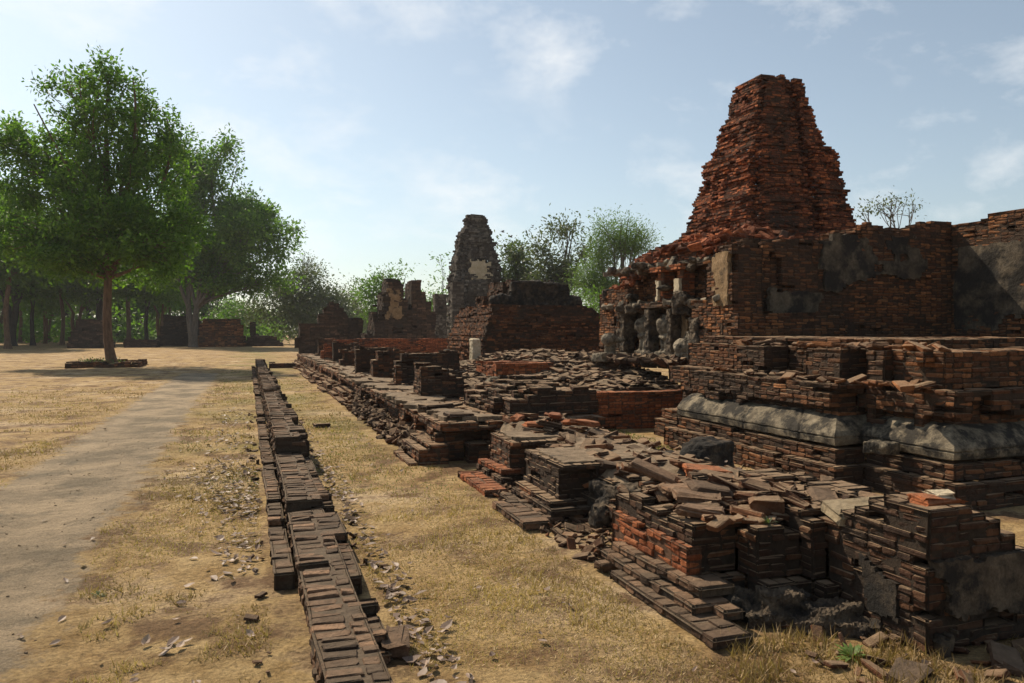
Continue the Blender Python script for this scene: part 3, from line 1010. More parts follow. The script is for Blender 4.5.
rs = np.random.default_rng(88)
bits = []
for q in range(26):
    yy = rs.uniform(11.4, 15.3)
    zz = rs.choice([1.04, 2.04, 2.06, 2.3, 2.8]) + rs.normal(0, 0.05)
    bits.append(((7.36 + rs.normal(0, 0.05), yy, zz), (rs.uniform(0.09, 0.16), rs.uniform(0.10, 0.26), rs.uniform(0.05, 0.10)), rs.uniform(0, 3), "ball" if q % 2 else "box"))
bits += [((7.42, 14.55, 1.55), (0.14, 0.16, 0.5), 0, "box"), ((7.40, 13.42, 1.5), (0.12, 0.09, 0.5), 0, "box"), ((7.40, 12.6, 1.5), (0.12, 0.08, 0.48), 0, "box"), ((7.36, 11.72, 1.4), (0.12, 0.14, 0.4), 0, "box")]
lump("broken_stucco", bits, M["burnt"], t, 0.03, 0.03, 0.12, 61, 0.012)


# the wall that comes forward at the side
def side_wall(x, y, z):
    n = 0.04 * fbm(x * 2, y * 1.5, z * 2, 170, 2)
    top = 3.46 + 0.14 * np.floor((10.6 - y) / 0.7) * 0.55 + n
    return (x > 11.8 + n) & (z < np.minimum(top, 3.9))


t = thing("side_brick_wall", "high brick wall running forward from the great ruin with patched grey plaster", "brick wall", (12.1, 8.6, 0))
prop(t, kind="thing")
brickwork("brickwork", side_wall, (11.78, 12.48, 6.4, 10.6, 1.45, 3.944), M["wall"], t, True, 0.03, 1.5, 0.025, 171)
plaster_sheet("plaster", (11.8, 10.5, 1.6), (0, -1, 0), (0, 0, 1), (-1, 0, 0), 4.0, 1.45, M["plaster"], t, -0.35, 12, 0.06, 0.04, 0.4)


# eroded figures in the niche
def figure(label, y, x=7.50, z=1.06, s=1.0, legs=True, torso=True, seed=0):
    parts = [((x, y, z + 0.06), (0.17, 0.19, 0.07), 0.1 * seed, "box")]
    if legs:
        parts += [((x - 0.05, y - 0.085, z + 0.24 * s), (0.055, 0.055, 0.19 * s), 0, "cyl"), ((x - 0.05, y + 0.085, z + 0.24 * s), (0.055, 0.055, 0.19 * s), 0, "cyl"),
                  ((x - 0.09, y - 0.09, z + 0.11), (0.08, 0.07, 0.05), 0, "ball"), ((x - 0.09, y + 0.09, z + 0.11), (0.08, 0.07, 0.05), 0, "ball"),
                  ((x + 0.04, y, z + 0.3), (0.10, 0.13, 0.22), 0, "box"), ((x - 0.04, y, z + 0.43 * s), (0.12, 0.18, 0.06), 0, "ball")]
    if torso:
        parts += [((x - 0.05, y + 0.02, z + 0.62 * s), (0.15, 0.16, 0.18 * s), 0.2, "ball"), ((x - 0.11, y + 0.03, z + 0.68 * s), (0.11, 0.10, 0.11), 0, "ball"),
                  ((x, y - 0.15, z + 0.60 * s), (0.07, 0.06, 0.13), 0, "ball"), ((x, y + 0.17, z + 0.60 * s), (0.07, 0.06, 0.13), 0, "ball"),
                  ((x + 0.10, y, z + 0.55 * s), (0.14, 0.15, 0.3), 0, "box")]
    if not torso:
        parts += [((x - 0.06, y + 0.05, z + 0.24), (0.18, 0.22, 0.16), 0.4, "ball"), ((x, y - 0.14, z + 0.30), (0.10, 0.12, 0.22), 0.2, "box"), ((x + 0.08, y + 0.02, z + 0.42), (0.13, 0.14, 0.10), 0, "ball")]
    o = lump("stucco_figure", parts, M["figure"], None, 0.02, 0.022, 0.14, seed, 0.008)
    prop(o, label, "statue", "worn figures in the niches of the great ruin", "thing")


figure("worn guardian figure with grey head and two column legs, deepest in the niche", 13.85, seed=1)
figure("second worn figure, slimmer head above two pale legs, mid niche", 13.0, s=0.95, seed=2)
figure("collapsed grey lump of a seated figure near the wall corner", 12.25, legs=False, torso=False, seed=3)
o = lump("headless_statue", [((6.84, 14.10, 1.26), (0.11, 0.12, 0.2), 0.2, "ball"), ((6.77, 14.00, 1.42), (0.18, 0.12, 0.12), 0.3, "ball"), ((6.97, 14.00, 1.40), (0.14, 0.08, 0.06), -0.2, "ball"),
                             ((6.64, 14.05, 1.06), (0.16, 0.12, 0.08), 0.4, "ball"), ((6.94, 14.05, 1.06), (0.2, 0.14, 0.08), 0, "ball"), ((6.82, 14.10, 1.06), (0.3, 0.2, 0.08), 0.1, "box")], M["figure"], None, 0.02, 0.02, 0.13, 5, 0.008)
prop(o, "bent headless stone figure standing before the great ruin's niches", "statue", kind="thing")


# ------------------------------------------------------------------ the near ruin and its buttresses
def near_solid(x, y, z):
    n = 0.05 * fbm(x * 3, y * 3, z * 3, 180, 2)
    yf = 3.95 - 0.16 * np.floor((x - 2.44) / 0.28 + 0.001)          # the front steps forward in short redents
    yf = np.maximum(yf, 3.4) - 0.10 * (z < 0.16) + 0.8 * np.maximum(n, 0)
    top = 0.47 + 1.4 * n + 0.05 * (x > 3.0)
    body = (x > 2.45) & (x < 4.0) & (y > yf) & (y < 4.98) & (z < top)
    corner = (x > 3.17 + 0.5 * n) & (x < 3.92) & (y > 2.97 + 0.4 * np.maximum(n, 0)) & (y < 3.95) & (z < 0.70 - 0.30 * smooth(3.45, 3.92, x) - 0.22 * smooth(3.2, 3.7, y) + n)
    return body | corner


t = thing("corner_ruin", "nearest brick ruin with stepped plinth, dark front and rubble on its top", "brick ruin", (3.1, 3.9, 0))
brickwork("brickwork", near_solid, (2.44, 3.98, 2.95, 4.91, 0, 0.812), M["dark"], t, True, 0.03, 1.3, 0.016, 181, cell=0.10, h=0.042)
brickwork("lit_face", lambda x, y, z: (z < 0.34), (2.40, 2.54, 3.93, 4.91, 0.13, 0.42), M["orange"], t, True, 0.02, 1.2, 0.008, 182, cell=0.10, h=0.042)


def near_steps(x, y, z):
    n = 0.02 * fbm(x * 3, y * 3, 0, 183, 2)
    return (x > np.where(z < 0.058, 2.20, np.where(z < 0.116, 2.26, 2.33)) + n) & (y > np.where(z < 0.058, 3.34, np.where(z < 0.116, 3.55, 3.72)) + n) & (x < 2.62)


brickwork("plinth_step", lambda x, y, z: near_steps(x, y, z) & (z < 0.058), (2.18, 2.46, 3.33, 4.73, 0, 0.058), M["low"], t, True, 0.02, 1.4, 0.012, 184, orient="x", h=0.058)
brickwork("plinth_step", lambda x, y, z: (x > 0), (2.26, 2.54, 3.52, 4.78, 0.058, 0.116), M["low"], t, True, 0.03, 1.4, 0.012, 185, orient="x", h=0.058)
brickwork("plinth_step", lambda x, y, z: (x > 0), (2.33, 2.61, 3.70, 4.82, 0.116, 0.174), M["low"], t, True, 0.03, 1.4, 0.012, 186, orient="x", h=0.058)
lump("stucco_footing", [((2.62, 3.76, 0.05), (0.13, 0.09, 0.06), 0.3, "box"), ((2.80, 3.60, 0.07), (0.12, 0.09, 0.09), -0.2, "box"), ((3.00, 3.43, 0.04), (0.15, 0.08, 0.07), 0.2, "box"), ((2.72, 3.56, 0.02), (0.16, 0.08, 0.05), -0.4, "box"), ((2.95, 3.36, 0.01), (0.22, 0.07, 0.05), -0.5, "box")], M["burnt"], t, 0.011, 0.018, 0.06, 11, 0.010)
plaster_sheet("plaster", (3.20, 2.965, 0.0), (1, 0, 0), (0, 0, 1), (0, -1, 0), 0.72, 0.46, M["burnt"], t, 0.0, 21, 0.02, 0.03, 0.18, 2.2)
plaster_sheet("plaster", (3.175, 3.42, 0.0), (0, -1, 0), (0, 0, 1), (-1, 0, 0), 0.40, 0.40, M["sooty"], t, 0.1, 27, 0.02, 0.02, 0.12)


def buttress(name, lab, x0, y0, x1, y1, ztop, mk, lit, seed, notch=0.0):
    t = thing(name, lab, "buttress", ((x0 + x1) / 2, (y0 + y1) / 2, 0), "buttresses along the ruin's edge")
    def body(x, y, z):
        n = 0.03 * fbm(x * 3, y * 3, z * 3, seed, 2)
        s = (x > x0 + n) & (z < ztop - 0.03 + n) & ((y > y0) | ((x > x0 + 0.3) & (y > y0 - 0.14)))
        s |= (z >= ztop - 0.06) & (z < ztop) & (x > x0 - 0.03)
        return s
    brickwork("brickwork", body, (x0 - 0.02, x1, y0 - 0.14, y1, 0.116, round(ztop / 0.058) * 0.058), M[mk], t, True, 0.03, 1.4, 0.012, seed, cell=0.10, h=0.0435)
    plaster_sheet("cap_crust", (x0 + 0.02, y0 - 0.02, ztop - 0.016), (1, 0, 0), (0, 1, 0), (0, 0, 1), x1 - x0 - 0.04, y1 - y0 - 0.02, M["earth"], t, -0.3, seed, 0.03, 0.012, 0.12)
    brickwork("plinth_step", lambda x, y, z: (z < 0.058) | (x > x0 - 0.2), (x0 - 0.28, x1 - 0.2, y0 - 0.22, y1, 0, 0.116), M["low"], t, True, 0.04, 1.4, 0.012, seed + 1, orient="x", h=0.058)
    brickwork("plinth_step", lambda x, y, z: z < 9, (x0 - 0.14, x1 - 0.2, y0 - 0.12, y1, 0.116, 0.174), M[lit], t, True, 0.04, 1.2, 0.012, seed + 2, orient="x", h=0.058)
    return t


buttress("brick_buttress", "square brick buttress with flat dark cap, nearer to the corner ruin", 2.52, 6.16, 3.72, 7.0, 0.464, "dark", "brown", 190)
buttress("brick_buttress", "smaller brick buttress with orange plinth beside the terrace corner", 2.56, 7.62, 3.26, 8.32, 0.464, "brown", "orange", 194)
o = brickwork("brick_kerb", lambda x, y, z: z < 9, (2.14, 2.42, 7.12, 8.24, 0, 0.07), M["orange"], None, True, 0.0, 1.0, 0.01, 198, h=0.07, orient="x")
prop(o, "straight row of orange bricks on the ground before the smaller buttress", "brick kerb", kind="thing")
o = brickwork("brick_kerb", lambda x, y, z: z < 9, (2.06, 2.34, 5.80, 6.64, 0, 0.07), M["low"], None, True, 0.1, 1.2, 0.01, 199, h=0.07, orient="x")
prop(o, "short sunken row of grey bricks before the larger buttress", "brick kerb", kind="thing")


# rubble ridge that joins them
def ridge_top(x, y):
    w = smooth(2.55, 3.0, x) * smooth(4.35, 3.8, x + 0.05 * (y - 7))
    return (0.40 + 0.05 * fbm(x * 2.2, y * 2.2, 0, 200, 3)) * w - 0.25 * smooth(8.2, 9.2, y) * smooth(3.8, 4.4, x) + 0.10 * smooth(7.4, 8.6, y) * w


t = thing("collapsed_wall", "collapsed sloping brickwork joining the corner ruin to its buttresses", "collapsed wall", (3.4, 7, 0))
brickwork("brickwork", lambda x, y, z: (z < ridge_top(x, y)) & (x > 2.72 + 0.1 * vn(y * 3, z * 3, 0, 201)), (2.70, 4.38, 4.88, 9.36, 0, 0.6), M["brown"], t, True, 0.12, 3.0, 0.03, 202, cell=0.11)
obj("earth", grid_mesh("earth", np.arange(2.74, 4.5, 0.05), np.arange(4.9, 9.35, 0.05), lambda x, y: np.maximum(ridge_top(x, y), -0.05) + 0.004 + 0.03 * fbm(x * 4, y * 4, 0, 205, 3) - 0.5 * smooth(2.84, 2.74, x)), M["earth"], t)
o = lump("stucco_lump", [((2.94, 5.75, 0.14), (0.17, 0.30, 0.20), 0.3, "box"), ((3.02, 5.35, 0.17), (0.20, 0.32, 0.19), 0, "box"), ((2.74, 5.78, 0.08), (0.11, 0.12, 0.15), 0.2, "ball")], M["burnt"], None, 0.02, 0.03, 0.14, 14, 0.012)
prop(o, "rough grey stucco mass slumped against the larger buttress", "stucco mass", kind="thing")
o = lump("dark_boulder", [((3.98, 6.25, 0.40), (0.27, 0.22, 0.22), 0.5, "ball"), ((4.02, 6.24, 0.40), (0.20, 0.16, 0.17), 0.4, "box"), ((3.70, 6.42, 0.36), (0.22, 0.16, 0.12), 0.2, "ball")], M["sooty"], None, 0.02, 0.02, 0.2, 15, 0.008)
prop(o, "big black rounded boulder on the rubble before the sunken grass court", "boulder", kind="thing")


# ------------------------------------------------------------------ the stepped ruin in the middle
def mid_solid(x, y, z):
    n = 0.05 * fbm(x * 1.4, y * 1.4, z * 2, 210, 2)
    d = np.where(z < 1.42, 0, np.where(z < 1.5, 0.06, np.where(z < 1.95, 0.12 + 0.14 * (z - 1.5), 0.24 + 0.45 * (z - 1.95))))
    s = (x > 6.0 + d + n) & (x < 9.95 - 1.5 * d + n) & (y > 20.1 + d + n) & (z < 2.3 + n)
    return s


t = thing("stepped_brick_ruin", "square stepped brick ruin with dark broken block on top, centre of the site", "brick ruin", (7.9, 22, 0))
brickwork("brickwork", mid_solid, (5.95, 10.01, 20.08, 24.0, 0.7, 2.44), M["brown"], t, False, 0.03, 1.5, 0.025, 211, shift=0.4)
brickwork("top_block", lambda x, y, z: (x > 6.75 + 0.35 * (z > 2.6) + 0.1 * vn(x * 3, y * 3, z * 4, 6)) & (x < 9.0 - 0.5 * (z - 2.2) - 0.25 * (z > 2.75) + 0.1 * vn(y * 3, z * 3, 0, 7)) & (z < 3.02 + 0.08 * vn(x * 2, y * 2, 0, 8)) & (y > 21.0), (6.7, 9.22, 20.95, 23.19, 2.262, 3.19), M["dark"], t, False, 0.05, 2.5, 0.05, 212)
lump("stucco_block", [((7.5, 20.98, 2.62), (0.45, 0.12, 0.36), 0, "box"), ((8.4, 21.0, 2.6), (0.42, 0.12, 0.34), 0, "box"), ((6.75, 20.9, 2.42), (0.38, 0.25, 0.2), 0.1, "ball"), ((9.0, 20.9, 2.40), (0.25, 0.22, 0.2), 0.1, "ball")], M["sooty"], t, 0.04, 0.05, 0.3, 16, 0.02)
o = lump("white_post_stump", [((5.62, 19.6, 1.05), (0.12, 0.12, 0.32), 0.1, "box")], M["cream"], None, 0.03, 0.02, 0.2, 17, 0.008)
prop(o, "short pale plastered post standing at the stepped ruin's corner", "post", kind="thing")
o = lump("dark_stone", [((4.25, 17.2, 0.98), (0.2, 0.16, 0.17), 0.1, "ball"), ((4.0, 17.2, 0.92), (0.1, 0.1, 0.1), 0, "ball")], M["sooty"], None, 0.03, 0.03, 0.2, 18, 0.01)
prop(o, "dark rounded stone sitting behind the cross walls near the pale post", "stone", kind="thing")
o = lump("grey_stone", [((3.62, 11.6, 0.72), (0.15, 0.13, 0.17), 0.1, "ball")], M["stucco"], None, 0.02, 0.02, 0.15, 19, 0.008)
prop(o, "smooth grey stone lump beside the squat square stump", "stone", kind="thing")
o = lump("grey_stone", [((3.50, 10.7, 0.67), (0.16, 0.13, 0.16), 0.5, "ball"), ((3.4, 10.6, 0.6), (0.12, 0.1, 0.1), 0.5, "ball")], M["stucco"], None, 0.02, 0.02, 0.15, 20, 0.008)
prop(o, "mossy grey stone lump on the terrace before the dark block", "stone", kind="thing")


# ------------------------------------------------------------------ farther ruins
o = brickwork("long_low_wall", lambda x, y, z: z < 1.2 + 0.04 * vn(x, y, 0, 5), (3.2, 12.02, 36.4, 37.24, 0, 1.276), M["red"], None, False, 0.03, 1.4, 0.03, 220)
prop(o, "long low red wall crossing behind the terrace", "low wall", kind="thing")


def prang_solid(x, y, z):
    cx, cy = 16.75, 58.5
    n = 0.10 * fbm(x * 0.8, y * 0.8, z * 1.0, 230, 3)
    hw = np.interp(z, [0, 2.5, 2.6, 5.0, 5.05, 5.3, 7.0, 7.05, 8.4, 9.5, 9.7, 9.75, 10.3, 10.45], [2.5, 2.2, 1.95, 1.9, 2.0, 1.8, 1.66, 1.58, 1.34, 1.0, 0.86, 0.80, 0.78, 0.6])
    hw = hw + 0.07 * (np.mod(z, 0.9) < 0.3) * (z > 5.2)
    dx, dy = np.abs(x - cx), np.abs(y - cy)
    s = ((dx < hw + n) & (dy < hw * 0.62 + n)) | ((dx < hw * 0.62 + n) & (dy < hw + n)) | ((dx < hw * 0.84 + n) & (dy < hw * 0.84 + n))
    s &= ~((dx < 0.40) & (y < cy - hw + 0.45) & (z > 5.6) & (z < 7.0))
    s &= ~((np.abs(x - cx + 0.2) < 0.7) & (y < cy - 1.6) & (z < 4.2))
    return s & (z < 10.45)


t = thing("stone_tower", "tall ribbed stone tower narrowing to a flat crown, beyond the stepped ruin", "tower", (16.75, 58.5, 0))
brickwork("stonework", prang_solid, (13.95, 19.55, 55.7, 61.4, 0, 10.64), M["laterite"], t, False, 0.03, 1.5, 0.06, 231, cell=0.24, h=0.15, gap=0.02, shift=0.5)
plaster_sheet("plaster", (15.6, 56.72, 5.0), (1, 0, 0), (0, 0, 1), (0, -1, 0), 2.4, 2.3, M["cream"], t, -0.1, 31, 0.12, 0.06, 0.5)
lump("niche_figure", [((16.75, 56.86, 6.25), (0.18, 0.16, 0.5), 0, "ball"), ((16.75, 56.80, 6.7), (0.14, 0.14, 0.16), 0, "ball")], M["stucco"], t, 0.05, 0.03, 0.3, 33, 0.01)
for (dx, z0, z1) in ((-2.2, 0, 5.1), (-3.5, 0, 4.2)):
    brickwork("porch_pillar", lambda x, y, z: z < 99, (16.75 + dx - 0.42, 16.75 + dx + 0.42, 55.2, 56.04, z0, z1), M["laterite"], t, False, 0.03, 1.5, 0.05, 232, cell=0.28, h=0.15, gap=0.02)


def far_ruin(x, y, z):
    n = 0.2 * fbm(x * 0.8, y * 0.8, z * 0.9, 240, 3)
    a = (x > 7.35 + n) & (x < 8.75 - 0.2 * np.maximum(z - 3, 0)) & (z < 4.5 + n - 1.2 * smooth(7.9, 7.3, x))
    b = (x > 9.15 + n) & (x < 10.35 - 0.32 * np.maximum(z - 2.0, 0) + n) & (z < 4.5 + n)
    c = (z < 2.6 + 1.4 * n) & (x < 10.45) & (x > 6.9 + n)
    d = (x > 6.3) & (x < 10.6) & (z < 1.3 + n)
    return (a | b | c | d) & (y > 45 + 0.3 * np.abs(n))


t = thing("twin_peaked_ruin", "dark two-peaked chapel ruin with a pale plastered niche", "brick ruin", (9, 46, 0))
brickwork("brickwork", far_ruin, (6.0, 11.32, 45.0, 47.24, 0, 5.336), M["stone_dark"], t, False, 0.04, 2, 0.08, 241, cell=0.28, h=0.116, gap=0.015)
plaster_sheet("plaster", (7.5, 45.02, 2.2), (1, 0, 0), (0, 0, 1), (0, -1, 0), 1.1, 1.9, M["tan_plaster"], t, -0.1, 41, 0.1, 0.05, 0.3)


def far_wall(x, y, z):
    n = 0.25 * fbm(x * 0.8, y * 0.8, z * 0.9, 245, 3)
    return (z < np.where(x < 4.0, 2.0, np.where(x < 5.6, 3.1 - 0.7 * np.abs(x - 4.8), 2.2)) + n) & (x > 2.7 + n)


o = brickwork("ruined_wall", far_wall, (2.3, 6.5, 47.0, 48.4, 0, 3.712), M["stone_dark"], None, False, 0.04, 2, 0.08, 246, cell=0.28, h=0.116, gap=0.015)
prop(o, "dark ruined wall with a stepped hump beside the twin-peaked ruin", "ruined wall", kind="thing")


def stupa(name, lab, px, py, d, w, h, mk, steps, seed, topw=0.55):
    c = P(px, py, d)
    def f(x, y, z):
        n = 0.12 * fbm(x * 0.9, y * 0.9, z, seed, 2)
        tt = np.floor(np.clip(z / h, 0, 0.999) * steps) / steps
        hw = w / 2 * (1 - (1 - topw) * tt)
        return (np.abs(x - c.x) < hw + n) & (np.abs(y - c.y) < hw + n) & (z < h + n)
    R = w / 2 + 0.28
    k = math.ceil(R / 0.28) * 0.28
    o = brickwork(name, f, (c.x - k, c.x + k, c.y - k, c.y + k, 0, h + 0.35), M[mk], None, False, 0.03, 2, 0.06, seed, cell=0.28, h=0.116, gap=0.015)
    prop(o, lab, "ruined stupa", "low stupas under the trees", "thing")


stupa("ruined_stupa", "dark stepped stupa base behind the planted tree's trunk", 92, 342, 70, 3.3, 2.5, "stone_dark", 5, 250)
stupa("ruined_stupa", "dark tapering stupa base behind the second big tree", 183, 341, 80, 4.6, 3.0, "stone_dark", 6, 251)
stupa("ruined_stupa", "reddish flat-topped stupa beside the second big tree", 222, 342, 76, 4.4, 2.6, "wall", 5, 252, 0.72)
stupa("ruined_stupa", "low dark stupa base between two tree trunks", 142, 342, 72, 2.8, 0.7, "stone_dark", 3, 253, 0.8)
stupa("ruined_stupa", "low broken stupa base farther along the lawn edge", 262, 342, 78, 4.0, 0.9, "stone_dark", 3, 254, 0.5)
stupa("ruined_stupa", "small pointed brick stump at the lawn's far edge", 253, 338, 80, 1.1, 2.4, "stone_dark", 4, 255, 0.4)


# planter round the first tree
TREE1 = P(113, 360, 34.5)
tx, ty = TREE1.x, TREE1.y
def planter_solid(x, y, z):
    d = np.maximum(np.abs(x - tx + 0.2), np.abs(y - ty))
    n = 0.06 * vn(x * 2, y * 2, 0, 260)
    return (d > 1.12) & (z < 0.22 + n - 0.1 * (x > tx + 0.9) * (vn(x * 3, y * 3, 0, 261) > 0.2))
t = thing("brick_planter", "low square brick surround with weeds at the foot of the big tree", "planter", (tx, ty, 0))
brickwork("brickwork", planter_solid, (tx - 1.64, tx + 1.24, ty - 1.44, ty + 1.44, 0, 0.35), M["brown"], t, False, 0.06, 2.5, 0.03, 262)
so = obj("soil", grid_mesh("soil", np.linspace(tx - 1.4, tx + 1.0, 12), np.linspace(ty - 1.2, ty + 1.2, 12), lambda x, y: 0.14 + 0.05 * vn(x * 2, y * 2, 0, 4)), M["ground"], t)


# ------------------------------------------------------------------ trees
def tubes(name, curves, sides=6):
    "curves: list of (points (n,3), radii (n)) -> one mesh of tapered limbs"
    V, Fq = [], []
    base = 0
    th = np.arange(sides) / sides * 2 * math.pi
    for pts, rad in curves:
        pts, rad = np.asarray(pts, float), np.asarray(rad, float)
        n = len(pts)
        tg = np.gradient(pts, axis=0)
        tg /= np.maximum(np.linalg.norm(tg, axis=1, keepdims=True), 1e-9)
        up = np.where(np.abs(tg[:, 2:3]) > 0.9, np.array([[1.0, 0, 0]]), np.array([[0, 0, 1.0]]))
        a = np.cross(tg, up); a /= np.linalg.norm(a, axis=1, keepdims=True)
        b = np.cross(tg, a)
        ring = pts[:, None] + rad[:, None, None] * (np.cos(th)[None, :, None] * a[:, None] + np.sin(th)[None, :, None] * b[:, None])
        V.append(ring.reshape(-1, 3))
        i, j = np.meshgrid(np.arange(n - 1), np.arange(sides), indexing="ij")
        k = (j + 1) % sides
        Fq.append(np.stack([i * sides + j, i * sides + k, (i + 1) * sides + k, (i + 1) * sides + j], -1).reshape(-1, 4) + base)
        base += n * sides
    return np_mesh(name, np.concatenate(V), np.concatenate(Fq), None, True)


def limb(a, b, r0, r1, rng, n=8, sag=0.12, rise=0.0):
    a, b = np.array(a, float), np.array(b, float)
    t = np.linspace(0, 1, n)[:, None]
    L = np.linalg.norm(b - a)
    p = a + (b - a) * t
    p[:, 2] += (np.sin(t[:, 0] * math.pi) * rise * L)
    w = rng.normal(0, sag * L / 3, (2, 3))
    p = p + np.sin(t * math.pi) * w[0] + np.sin(t * 2 * math.pi) * w[1] * 0.5
    return p, r0 + (r1 - r0) * np.linspace(0, 1, n) ** 0.8


def leaves_mesh(name, centres, rng, per, sigma, size, flat=0.7, droop=0.0, narrow=0.45):
    n = len(centres)
    tone = np.clip(rng.normal(0.45, 0.25, n), 0, 1)
    c = np.repeat(centres, per, axis=0)
    off = rng.normal(0, 1, (n * per, 3)) * np.array([sigma, sigma, sigma * flat])
    c = c + off
    N = len(c)
    d = off / np.maximum(np.linalg.norm(off, axis=1, keepdims=True), 1e-6) + rng.normal(0, 0.7, (N, 3))
    d[:, 2] -= droop
    d /= np.maximum(np.linalg.norm(d, axis=1, keepdims=True), 1e-6)
    up = rng.normal(0, 0.40, (N, 3)) + np.array([0, 0, 0.55]) + 0.9 * off / np.maximum(np.linalg.norm(off, axis=1, keepdims=True), 1e-6)
    s = np.cross(d, up); s /= np.maximum(np.linalg.norm(s, axis=1, keepdims=True), 1e-6)
    L = size * rng.uniform(0.6, 1.25, N)[:, None]
    w = narrow * L
    v = np.stack([c, c + d * L * 0.5 + s * w * 0.5, c + d * L, c + d * L * 0.5 - s * w * 0.5], 1).reshape(-1, 3)
    f = np.arange(N * 4).reshape(-1, 4)
    tn = np.clip(np.repeat(tone, per) + rng.normal(0, 0.16, N), 0, 1)
    return np_mesh(name, v, f, np.repeat(np.stack([tn] * 3, 1), 4, axis=0))


RV, FV = np.array([CS, -SN, 0]), np.array([SN, CS, 0])      # across and along the view


def tree(name, label, base, fork, blobs, tr, leafm, barkm, per=24, csize=0.45, lsize=0.2, dens=1.0, seed=0, group=None,
         gapthr=-0.25, twigs=0.6, droop=0.0, lean=0.0, cat="tree", forks=1, narrow=0.45, inner=0.5, sides=8, clumps=16, leader=0):
    """blobs: (across, along, up, r_across, r_along, r_up, share) in metres from the trunk's base"""
    rng = np.random.default_rng(seed)
    base = np.array(base, float)
    t = thing(name, label, cat, base, group)
    cl = []
    limbs = []
    trunks = []
    for q in range(forks):
        top = np.array([lean + (q - (forks - 1) / 2) * 0.55 * fork * 0.35, rng.normal(0, 0.1), fork])
        trunks.append(top)
        p, r = limb((0, 0, -0.1), top, tr, tr * 0.72, rng, 9, 0.05)
        r[0] *= 1.45; r[1] *= 1.1
        limbs.append((p, r))
    if leader:
        limbs.append(limb(trunks[0], (lean * 0.4, 0, leader), tr * 0.72, 0.03, rng, 12, 0.06))
    for (bx_, by_, bz_, rx, ry, rz_, sh) in blobs:
        c0 = np.array([bx_, by_, bz_])
        n = max(3, int(dens * sh * (rx * ry * rz_) ** 0.66 * 24))
        # boughs: small masses set through the big one, each carrying its own sprays
        ns = max(5, int(clumps * sh * (rx * ry * rz_) ** 0.33 / (1.9 if rx > 1 else 1)))
        v = rng.normal(0, 1, (ns, 3)); v /= np.linalg.norm(v, axis=1, keepdims=True)
        sc_ = c0 + v * (rng.random(ns) ** inner)[:, None] * np.array([rx, ry, rz_])
        sr = rng.uniform(0.14, 0.30, ns)
        wgt = sr ** 2 / (sr ** 2).sum()
        pick = rng.choice(ns, n, p=wgt)
        p = sc_[pick] + np.clip(rng.normal(0, 0.62, (n, 3)), -1.2, 1.2) * sr[pick][:, None] * np.array([rx, ry, rz_ * 0.8])
        g = vn(p[:, 0] * 0.55 + seed, p[:, 1] * 0.55, p[:, 2] * 0.7, 300)
        p = p[(g > gapthr) | (rng.random(n) < 0.12)]
        if not len(p): continue
        cl.append(p)
        st = trunks[int(np.argmin([np.linalg.norm((q - c0)[:2]) for q in trunks]))]
        lp, lr = limb(st, c0 + np.array([0, 0, 0.15 * rz_]), tr * 0.55, tr * 0.12, rng, 10, 0.14, 0.06)
        limbs.append((lp, lr))
        k = min(int(len(p) * twigs * 0.5), 150 if leader else 90)
        for w in rng.permutation(len(p))[:k]:
            q = rng.integers(3, 9)
            limbs.append(limb(lp[q], p[w], max(0.25 * lr[q], 0.018), 0.012 * (1 + lsize), rng, 6, 0.12, 0.04))
    C = np.concatenate(cl)
    tomw = lambda p: p[:, :1] * RV + p[:, 1:2] * FV + p[:, 2:] * np.array([0, 0, 1.0])
    tm = tubes("trunk", [(tomw(np.asarray(p)), r) for p, r in limbs], sides)
    obj("trunk", tm, M[barkm], t, (0, 0, 0))
    cm = leaves_mesh("crown", tomw(C), rng, per, csize, lsize, 0.75, droop, narrow)
    obj("crown", cm, M[leafm], t, (0, 0, 0))
    return t


def px_blobs(px0, py0, d, items):
    "crown masses read off the photograph as (px, py, rx, ry, along, share) -> metres from the trunk base"
    k = d / F_PX
    out = []
    zb = CAMZ + (HZ - py0) * k
    for (px, py, rx, ry, al, sh) in items:
        kk = (d + al) / F_PX
        z = CAMZ + (HZ - py) * kk
        lat = (px - 512) * kk - (px0 - 512) * k
        out.append((lat, al, z, rx * kk, 0.5 * (rx + ry) * kk, ry * kk, sh))
    return out


def ptree(name, label, px, d, blobs, fork, tr, py=None, **kw):
    b = P(px, HZ + CAMZ * F_PX / d, d)
    pyb = HZ + CAMZ * F_PX / d
    return tree(name, label, (b.x, b.y, kw.pop("z", 0.0)), fork, px_blobs(px, pyb, d, blobs), tr, **kw)


ptree("shade_tree", "tall leafy tree rising from a brick planter beside the path", 113, 34.5,
      [(97, 112, 50, 42, 0, 1.2), (52, 165, 52, 50, 1, 1.2), (145, 165, 42, 58, 0, 1.2), (105, 205, 80, 50, -0.5, 1.5), (36, 235, 50, 44, 0.5, 1.1), (112, 75, 26, 17, 0, 0.6),
       (160, 235, 42, 42, -1, 1.1), (66, 90, 32, 22, 0, 0.7), (135, 84, 26, 22, 0, 0.7), (168, 122, 16, 24, 0.5, 0.5), (12, 150, 26, 40, 1, 0.7), (105, 258, 84, 26, 0.5, 1.3), (36, 108, 22, 18, 0, 0.5), (60, 262, 50, 22, -1, 0.8), (150, 268, 42, 18, -0.6, 0.8)],
      3.9, 0.22, leafm="leaf", barkm="bark", per=30, csize=0.22, lsize=0.22, dens=1.65, seed=3, gapthr=-0.38, twigs=0.3, inner=0.5, lean=-0.3, leader=12.5, clumps=24)
